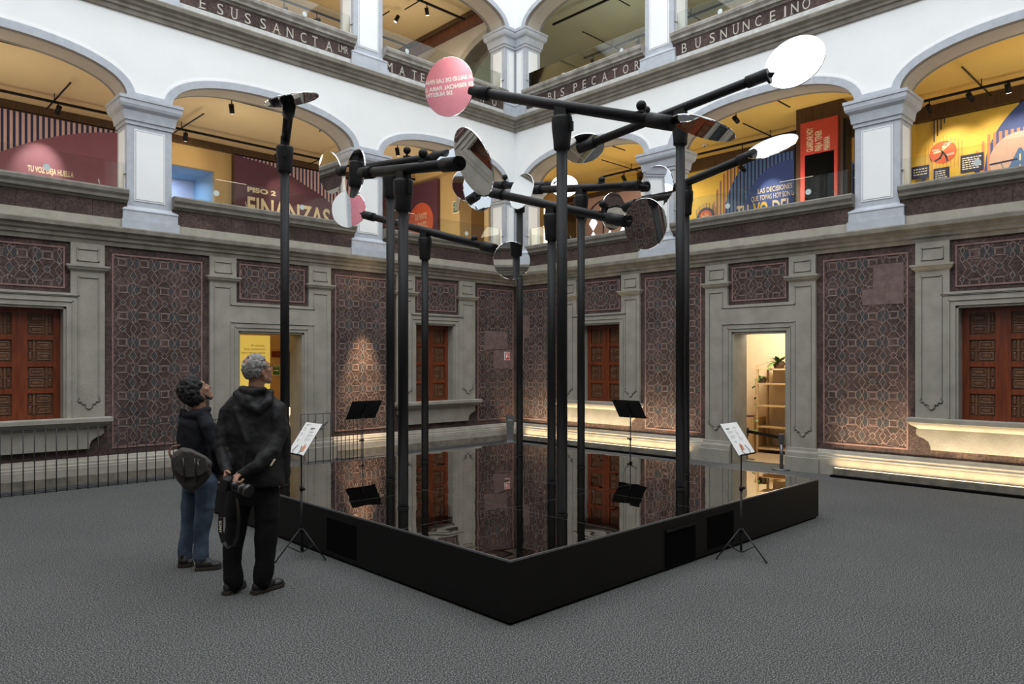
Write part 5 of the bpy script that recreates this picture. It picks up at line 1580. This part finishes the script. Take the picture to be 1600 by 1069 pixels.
M['hair_black'] = mat('black_curly_hair', (.006, .0055, .005), .75, bump=1.0, bscale=90)
M['hair_grey'] = mat('grey_hair', (.30, .285, .265), .8, c2=(.09, .085, .08), scale=42, bump=1.0, bscale=100)
M['bag'] = mat('dark_brown_grey_canvas', (.050, .042, .036), .8, c2=(.032, .027, .023), bump=.6, bscale=30)
M['lens'] = mat('black_camera_plastic', (.010, .010, .010), .35)
tex = bpy.data.textures.new('cloth_folds', 'CLOUDS'); tex.noise_scale = .16; tex.noise_depth = 2
tex2 = bpy.data.textures.new('hair_locks', 'CLOUDS'); tex2.noise_scale = .035; tex2.noise_depth = 2
def soft(o, voxel, smooth=6, disp=0.0, t=None):
    md = o.modifiers.new('merge', 'REMESH'); md.mode = 'VOXEL'; md.voxel_size = voxel; md.use_smooth_shade = True
    if smooth:
        s = o.modifiers.new('soften', 'SMOOTH'); s.iterations = smooth; s.factor = .5
    if disp:
        d = o.modifiers.new('folds', 'DISPLACE'); d.texture = t or tex; d.strength = disp; d.mid_level = .5
    return o
def chain(mb, pts):
    for (p, r), (q, s) in zip(pts[:-1], pts[1:]): mb.cone(p, r, q, s)
    return mb
def slab(mb, secs, seg=20):
    """elliptical sections (center, half side, half depth, side dir, depth dir)"""
    rr = []
    for c, a, b, sd, dd in secs:
        rr.append([c + sd * (a * math.cos(2 * PI * i / seg)) + dd * (b * math.sin(2 * PI * i / seg)) for i in range(seg)])
    mb.smooth = True; mb.rings(rr); mb.smooth = False
    return mb
class Head:
    def __init__(s, c, fwd, up):
        s.c = Vector(c); s.f = Vector(fwd).normalized(); u = Vector(up); s.u = (u - s.f * u.dot(s.f)).normalized(); s.s = s.f.cross(s.u)
    def P(s, f, sd, u): return s.c + s.f * f + s.s * sd + s.u * u
    def rot(s): return Matrix((s.f, s.s, s.u)).transposed()
    def skin(s, mb, beardless=True):
        R = s.rot()
        mb.ball(s.P(-.005, 0, .02), 1, 20, 14, (.096, .074, .095), R)
        mb.ball(s.P(.028, 0, -.035), 1, 16, 12, (.066, .060, .078), R)
        mb.ball(s.P(.064, 0, -.098), .027, 12, 8)
        for k in (-1, 1):
            mb.cone(s.P(.0, .054 * k, -.05), .022, s.P(.058, .016 * k, -.095), .022)
            mb.ball(s.P(-.004, .078 * k, -.012), 1, 12, 8, (.018, .009, .032), R)
            mb.ball(s.P(.060, .038 * k, -.022), .024, 12, 8)
            mb.ball(s.P(.088, .014 * k, -.037), .010, 10, 6)
        mb.cone(s.P(.078, -.032, .030), .013, s.P(.078, .032, .030), .013)
        mb.cone(s.P(.090, 0, .010), .009, s.P(.108, 0, -.032), .013)
        mb.cone(s.P(.086, -.018, -.063), .008, s.P(.086, .018, -.063), .008)
        mb.cone(s.P(.084, -.014, -.073), .008, s.P(.084, .014, -.073), .008)
def hand(mb, wr, d, nrm, side, curl=.6, sc=1.0):
    """palm from the wrist along d, nrm = palm facing; side = +1/-1 for the thumb side"""
    d = Vector(d).normalized(); nrm = Vector(nrm); nrm = (nrm - d * nrm.dot(d)).normalized(); x = d.cross(nrm) * side
    wr = Vector(wr)
    for k, (o, w) in enumerate(((-.026, .013), (-.009, .014), (.009, .014), (.026, .013))):
        mb.cone(wr + x * o * .6 * sc, .015 * sc, wr + d * .085 * sc + x * o * sc, w * sc)
    for k, (o, L) in enumerate(((.030, .070), (.010, .078), (-.010, .073), (-.029, .057))):
        p = wr + d * .088 * sc + x * o * sc; a = 0.0; r = .0092 * sc
        for j, fr_ in enumerate((.45, .32, .23)):
            a += curl * (.8, 1.0, .8)[j]
            dd = d * math.cos(a) + nrm * math.sin(a)
            q_ = p + dd * (L * fr_ * sc); mb.cone(p, r, q_, r * .92); p = q_; r *= .92
    p = wr + d * .025 * sc + x * .028 * sc; a_ = (x * .75 + d * .6 + nrm * .35).normalized()
    q_ = p + a_ * .038 * sc; mb.cone(p, .013 * sc, q_, .011 * sc)
    mb.cone(q_, .011 * sc, q_ + (d * .8 + nrm * .55 + x * .1).normalized() * .032 * sc, .0095 * sc)
def shoe(parent, heel, toe, wdt=.095, hgt=.075, name='shoe', label=None):
    heel = Vector((heel.x, heel.y, 0)); toe = Vector((toe.x, toe.y, 0)); d = toe - heel; L = d.length; d.normalize(); s = Vector((d.y, -d.x, 0))
    mb = MB().m('sole')
    out = [(-.0, .6), (-.02, .3), (-.02, -.3), (0, -.6), (.25, -.75), (.5, -.78), (.72, -1.0), (.88, -.85), (.98, -.45), (1.0, 0), (.98, .45), (.88, .85), (.72, 1.0), (.5, .85), (.25, .78)]
    mb.rings([[heel + d * (L * t) + s * (w * wdt / 2 * k) + UP * (z_ + (.012 if t > .9 and z_ < .01 else 0)) for t, w in out] for z_, k in ((.001, .95), (.010, 1.02), (.028, 1.0))])
    so = mb.build('shoe_sole', None)
    mb = MB().m('shoe')
    mb.ball(heel + d * L * .16 + UP * .05, 1, 14, 10, (L * .17, wdt * .36, .045), Matrix((d, s, UP)).transposed())
    mb.ball(heel + d * L * .20 + UP * .085, 1, 14, 10, (L * .14, wdt * .30, .035), Matrix((d, s, UP)).transposed())
    mb.ball(heel + d * L * .45 + UP * .048, 1, 14, 10, (L * .25, wdt * .42, .040), Matrix((d, s, UP)).transposed())
    mb.ball(heel + d * L * .75 + UP * .036, 1, 14, 10, (L * .23, wdt * .46, .030), Matrix((d, s, UP)).transposed())
    mb.ball(heel + d * L * .42 + UP * .07, 1, 14, 10, (L * .13, wdt * .28, .032), Matrix((d, s, UP)).transposed())
    o = mb.build(name, parent); soft(o, .006, 4)
    so.parent = o
    lc = MB().m('textgrey')
    for k in range(4):
        t = .42 + k * .06; z_ = .098 - k * .009
        lc.path([heel + d * L * t - s * .022 + UP * (z_ - .008), heel + d * L * t + UP * (z_ + .004), heel + d * L * t + s * .022 + UP * (z_ - .008)], .003, 6)
    l_ = lc.build('laces', None); l_.parent = o
    return o

# ---- tall grey-haired man seen from behind, hands clasped round a camera
D = 5.30
def q2(x, y, dd=0.0): return at(x, y, D + dd)
hd = Head(q2(402, 579), CR * .62 + CF * .70 + UP * .30, UP * 1.0 - CF * .25 - CR * .2)
mb = MB().m('skin')
hd.skin(mb)
mb.cone(hd.P(-.02, 0, -.05), .056, q2(400, 618), .062)
slab(mb, [(q2(398, 622), .07, .06, CR, CF), (q2(394, 632), .16, .09, CR, CF), (q2(394, 660), .15, .09, CR, CF), (q2(398, 720), .12, .08, CR, CF), (q2(398, 765), .12, .08, CR, CF)])
LW, RW = q2(354, 738, -.20), q2(374, 741, -.21)
chain(mb, [(q2(354, 645), .048), (q2(346, 698, -.04), .040), (LW, .024)])
chain(mb, [(q2(432, 645), .036), (q2(426, 704, -.10), .028), (q2(400, 727, -.20), .024), (RW, .024)])
chain(mb, [(q2(380, 768), .06), (q2(367, 838), .040), (q2(362, 906), .027)])
chain(mb, [(q2(416, 768), .06), (q2(415, 838), .042), (q2(410, 904), .027)])
# camera position: between the hands
CB = q2(357, 756, -.29)
hand(mb, LW + (q2(352, 742, -.22) - LW) * .3, q2(352, 756, -.30) - LW, CR * 1.0 - UP * .2, 1, .75)
hand(mb, RW, q2(361, 752, -.33) - RW, -UP * .7 - CF * .2 + CR * .2, -1, .8)
mb.path([q2(371, 753, -.34), q2(376, 754, -.35), q2(381, 748, -.34)], [.010, .010, .009], 10)
man = mb.build('person', None); soft(man, .0065, 3)
tag(man, 'tall grey-haired person in a black hooded jacket, hands behind the back, looking up', 'person')
# hair: short grey, thin at the crown
mb = MB().m('hair_grey'); rnd = random.Random(3)
for i in range(900):
    th_ = math.acos(rnd.uniform(-.55, 1)); ph_ = rnd.uniform(0, 2 * PI)
    v = Vector((math.sin(th_) * math.cos(ph_), math.sin(th_) * math.sin(ph_), math.cos(th_)))
    if v.x > .42 + .35 * max(0, v.z) or (v.x > .05 and v.z < .05) : continue
    if v.z < -.45 and v.x > -.3: continue
    if v.x < -.15 and v.y > -.35 and v.y < .35 and .55 < v.z < .92: continue
    p = hd.P(-.005 + v.x * .097, v.y * .077, .02 + v.z * .098)
    mb.ball(p, rnd.uniform(.008, .013), 8, 6)
o = mb.build('hair', man); soft(o, .005, 4, .004, tex2)
mb = MB().m('lens'); mb.path([hd.P(.088, .07, .012), hd.P(.02, .081, .012), hd.P(-.01, .082, .002)], .0025, 6)
mb.path([hd.P(.10, .012, .01), hd.P(.098, .03, .026), hd.P(.092, .066, .022), hd.P(.092, .066, -.01), hd.P(.10, .03, -.014), hd.P(.10, .012, .01)], .002, 6)
mb.build('glasses', man)
mb = MB().m('hair_grey')
for k in (-1, 1):
    mb.ball(hd.P(.088, .030 * k, .012), .011, 10, 8)
# jacket
mb = MB().m('jacket')
slab(mb, [(q2(401, 604), .055, .060, CR, CF), (q2(398, 612), .115, .085, CR, CF), (q2(394, 622), .165, .110, CR, CF), (q2(392, 640), .195, .135, CR, CF), (q2(393, 670), .195, .150, CR, CF),
          (q2(398, 705), .200, .155, CR, CF), (q2(402, 735), .200, .155, CR, CF), (q2(405, 757), .195, .150, CR, CF)])
chain(mb, [(q2(372, 626), .06), (q2(356, 645), .070), (q2(349, 672, -.03), .062), (q2(347, 702, -.07), .058), (q2(352, 725, -.15), .045), (q2(356, 735, -.19), .040)])
chain(mb, [(q2(415, 622), .06), (q2(432, 642), .074), (q2(435, 675, -.04), .066), (q2(426, 705, -.11), .062), (q2(400, 727, -.20), .050), (q2(378, 739, -.22), .042)])
# hood bunched on the back, collar, loose right side
chain(mb, [(q2(372, 617, -.05), .034), (q2(384, 632, -.10), .040), (q2(402, 641, -.12), .040), (q2(418, 627, -.09), .036), (q2(422, 613, -.03), .032)])
chain(mb, [(q2(390, 628, -.09), .05), (q2(400, 650, -.10), .042), (q2(402, 668, -.11), .030)])
chain(mb, [(q2(380, 610, -.05), .030), (q2(394, 613, -.08), .034), (q2(412, 610, -.07), .030)])
chain(mb, [(q2(438, 640, .02), .045), (q2(445, 690, .03), .045), (q2(446, 745, .03), .035)])
chain(mb, [(q2(368, 640, -.12), .02), (q2(385, 690, -.15), .022), (q2(380, 730, -.16), .02)])
o = mb.build('jacket', man); soft(o, .009, 5, .040)
tg_ = MB().m('cream'); a_, b_ = q2(423, 728, -.175), q2(429, 717, -.175)
tg_.quad([a_ - CR * .008, a_ + CR * .006, b_ + CR * .010, b_ - CR * .004]); tg_.build('pocket_tag', man, fixn=False)
# trousers
mb = MB().m('trousers')
slab(mb, [(q2(399, 752), .155, .12, CR, CF), (q2(399, 770), .16, .125, CR, CF), (q2(398, 786), .14, .11, CR, CF)])
chain(mb, [(q2(379, 772), .098), (q2(370, 805), .088), (q2(365, 845), .074), (q2(362, 880), .068), (q2(364, 902), .074), (q2(365, 910), .066)])
chain(mb, [(q2(417, 772), .098), (q2(418, 805), .094), (q2(416, 845), .082), (q2(414, 875), .074), (q2(411, 896), .078), (q2(410, 905), .070)])
o = mb.build('trousers', man); soft(o, .009, 4, .022)
shoe(man, atZ(352, 931), atZ(381, 915), .10)
shoe(man, atZ(395, 930), atZ(443, 914), .105)

# camera with strap, held by the tall man
cm = thing('photo_camera', CB, 'black camera with a long lens and hanging strap held behind the tall man', 'camera')
ax = (q2(394, 769, -.36) - CB).normalized()       # lens direction
upv = (UP - ax * UP.dot(ax)).normalized(); sd = ax.cross(upv)
class CFm:
    def __call__(s, a, b, c_=0.0): return CB + ax * a + upv * b + sd * c_
mb = MB(CFm()).m('lens'); mb.rings([[CB + ax * a + upv * b * k + sd * c_ * k for b, c_ in ((-.045, -.062), (.040, -.062), (.040, -.03), (.058, -.015), (.058, .018), (.040, .03), (.040, .062), (-.045, .062))] for a, k in ((-.030, .92), (-.022, 1.0), (.022, 1.0), (.032, .9))])
mb.build('camera_body', cm)
mb = MB().m('lens'); mb.tube(CB + ax * .03, CB + ax * .075, .033, .034, 24).tube(CB + ax * .075, CB + ax * .082, .0355, .0355, 24).tube(CB + ax * .082, CB + ax * .15, .035, .037, 24).tube(CB + ax * .15, CB + ax * .19, .041, .043, 24)
mb.build('lens_barrel', cm)
MB().m('capstone').tube(CB + ax * .118, CB + ax * .123, .0375, .0375, 24).tube(CB + ax * .165, CB + ax * .169, .0432, .0432, 24).build('lens_rings', cm)
mb = MB(CFm()).m('capstone').box(-.033, -.029, -.02, .03, -.02, .04); mb.build('rear_plate', cm)
mb = MB().m('lens')
sp_ = [(351, 765), (348, 785), (345, 810), (345, 830), (349, 846), (357, 856), (365, 853), (371, 838), (373, 812), (371, 786), (366, 764)]
rr = []
for i, (x, y) in enumerate(sp_):
    c = q2(x, y, -.33 + .004 * i); k = i / (len(sp_) - 1)
    wv = (CR * math.cos(k * 1.6) + CF * math.sin(k * 1.6)) * .017
    nv = wv.cross(UP).normalized() * .0012
    tdir = (Vector(q2(*sp_[min(i + 1, len(sp_) - 1)])) - Vector(q2(*sp_[max(i - 1, 0)]))).normalized()
    wv = (wv - tdir * wv.dot(tdir)).normalized() * .017
    nv = wv.cross(tdir).normalized() * .0012
    rr.append([c - wv - nv, c + wv - nv, c + wv + nv, c - wv + nv])
mb.rings(rr); so_ = mb.build('strap', cm)
tfm = Frame(q2(345, 822, -.345), CR, -CF)
mb = MB(tfm).m('cream'); mb.text('SONY', -.011, -.005, .016, 0, width=.085, rot=-PI / 2, bold=.03); mb.m('signred').box(-.010, .008, .055, .060, 0, .001)
l_ = mb.build('strap_lettering', None, fixn=False); l_.parent = so_

# ---- shorter curly-haired man with shoulder bag
D = 5.95
hd = Head(q2(307, 612), CR * .58 + UP * .52 + CF * .50, UP * .80 - CR * .45 - CF * .35)
mb = MB().m('skin_tan'); hd.skin(mb)
mb.cone(hd.P(-.02, 0, -.06), .055, q2(311, 645), .062)
slab(mb, [(q2(310, 652), .09, .06, CR, CF), (q2(308, 680), .10, .08, CR, CF), (q2(312, 725), .10, .08, CR, CF), (q2(314, 748), .10, .07, CR, CF)])
chain(mb, [(q2(322, 664, -.08), .034), (q2(337, 700, -.13), .028), (q2(342, 733, -.02), .024)])
chain(mb, [(q2(298, 668, .12), .034), (q2(302, 706, .17), .028), (q2(327, 729, .19), .024)])
hand(mb, q2(342, 735, -.02), -UP * .8 + CF * .4, CF, 1, .5); hand(mb, q2(330, 732, .20), -UP * .8 + CR * .2, CR, -1, .5)
chain(mb, [(q2(302, 755, .05), .055), (q2(296, 812, .06), .036), (q2(290, 868, .06), .026)])
chain(mb, [(q2(323, 755, -.06), .055), (q2(317, 812, -.06), .036), (q2(314, 868, -.05), .026)])
man2 = mb.build('person', None); soft(man2, .007, 3)
tag(man2, 'shorter person with black curly hair, dark hoodie and blue jeans, head tilted back', 'person')
mb = MB().m('hair_black'); rnd = random.Random(8)
for i in range(620):
    v = Vector((rnd.gauss(0, 1), rnd.gauss(0, 1), rnd.gauss(0, 1))).normalized()
    if v.x > .45 + .2 * max(0, v.z): continue
    if v.x > .0 and v.z < .1: continue
    if v.z < -.9: continue
    k = rnd.uniform(.98, 1.16)
    p = hd.P(-.012 + v.x * .104 * k, v.y * .088 * k, .018 + v.z * .108 * k)
    mb.ball(p, rnd.uniform(.013, .021), 8, 6)
mb.ball(hd.P(-.035, 0, .01), 1, 16, 12, (.085, .085, .105), hd.rot())
chain(mb, [(hd.P(-.07, 0, -.03), .06), (hd.P(-.06, 0, -.085), .045)])
o = mb.build('hair', man2); soft(o, .006, 1, .014, tex2)
mb = MB().m('hair_black')
chain(mb, [(hd.P(.012, .060, -.040), .012), (hd.P(.035, .045, -.085), .015), (hd.P(.062, .0, -.108), .019), (hd.P(.035, -.045, -.085), .015), (hd.P(.012, -.060, -.040), .012)])
o = mb.build('beard', man2); soft(o, .005, 1, .006, tex2)
mb = MB().m('hoodie')
slab(mb, [(q2(312, 638), .055, .055, CR, CF), (q2(308, 647), .11, .085, CR, CF), (q2(306, 660), .145, .12, CR, CF), (q2(304, 685), .145, .135, CR, CF), (q2(308, 715), .145, .135, CR, CF), (q2(312, 738), .15, .13, CR, CF)])
chain(mb, [(q2(318, 652, -.07), .055), (q2(327, 668, -.12), .064), (q2(338, 700, -.14), .058), (q2(343, 722, -.06), .046), (q2(343, 736, -.03), .042)])
chain(mb, [(q2(302, 655, .08), .055), (q2(297, 670, .13), .062), (q2(302, 708, .17), .055), (q2(325, 728, .19), .042)])
chain(mb, [(q2(286, 643, -.02), .034), (q2(294, 650, -.06), .042), (q2(308, 648, -.09), .038), (q2(322, 641, -.06), .028), (q2(326, 640, .0), .024)])
chain(mb, [(q2(284, 646, .02), .03), (q2(286, 672, -.03), .035)])
o = mb.build('hoodie', man2); soft(o, .009, 5, .030)
mb = MB().m('jeans')
slab(mb, [(q2(313, 732), .14, .12, CR, CF), (q2(313, 752), .15, .125, CR, CF), (q2(311, 766), .13, .11, CR, CF)])
chain(mb, [(q2(302, 755, .05), .088), (q2(297, 790, .06), .074), (q2(294, 825, .06), .062), (q2(290, 858, .06), .060), (q2(290, 870, .06), .060)])
chain(mb, [(q2(323, 755, -.06), .092), (q2(320, 790, -.07), .082), (q2(316, 825, -.06), .066), (q2(314, 858, -.05), .062), (q2(314, 870, -.05), .062)])
o = mb.build('jeans', man2); soft(o, .009, 4, .020)
shoe(man2, atZ(278, 887), atZ(303, 884), .095)
shoe(man2, atZ(305, 892), atZ(347, 888), .10)
# messenger bag
D = 5.68
bgc = q2(298, 733)
bg = thing('shoulder_bag', bgc, 'dark brown canvas shoulder bag hanging at the hip of the shorter person', 'bag')
mb = MB().m('bag')
out = [(266, 716), (272, 706), (284, 699), (300, 702), (322, 712), (331, 722), (329, 744), (320, 756), (302, 768), (288, 764), (278, 752), (268, 735)]
rr = []
cx_ = sum(p[0] for p in out) / len(out); cy_ = sum(p[1] for p in out) / len(out)
for dd, k in ((-.075, .72), (-.065, .90), (-.03, 1.0), (.04, 1.0), (.06, .9)):
    rr.append([q2(cx_ + (x - cx_) * k, cy_ + (y - cy_) * k, dd) for x, y in out])
mb.rings(rr); o = mb.build('bag_body', bg); soft(o, .010, 6, .018)
mb = MB().m('bag')
fl_ = [(268, 716), (286, 704), (300, 706), (322, 716), (327, 736), (312, 744), (298, 747), (284, 745), (272, 735)]
rr = [[q2(x, y, dd) for x, y in fl_] for dd in (-.098, -.078)]
mb.rings(rr); o = mb.build('flap', bg); soft(o, .006, 4)
mb = MB().m('edge'); c = q2(310, 720, -.105); mb.tube(c, c - CF * .006, .010, seg=14).path([q2(309, 722, -.105), q2(311, 731, -.105)], .005, 6); mb.build('buckle', bg)
for sx_ in (286, 304):
    MB().m('lens').path([q2(sx_, 716, -.102), q2(sx_ + 2, 740, -.100), q2(sx_ + 3, 752, -.085)], .007, 8).build('flap_strap', bg)
mb = MB().m('panelwood'); mb.path([q2(268, 716, .0), q2(264, 706, .02), q2(270, 698, .05), q2(282, 696, .07)], .009, 8); mb.build('strap', bg)
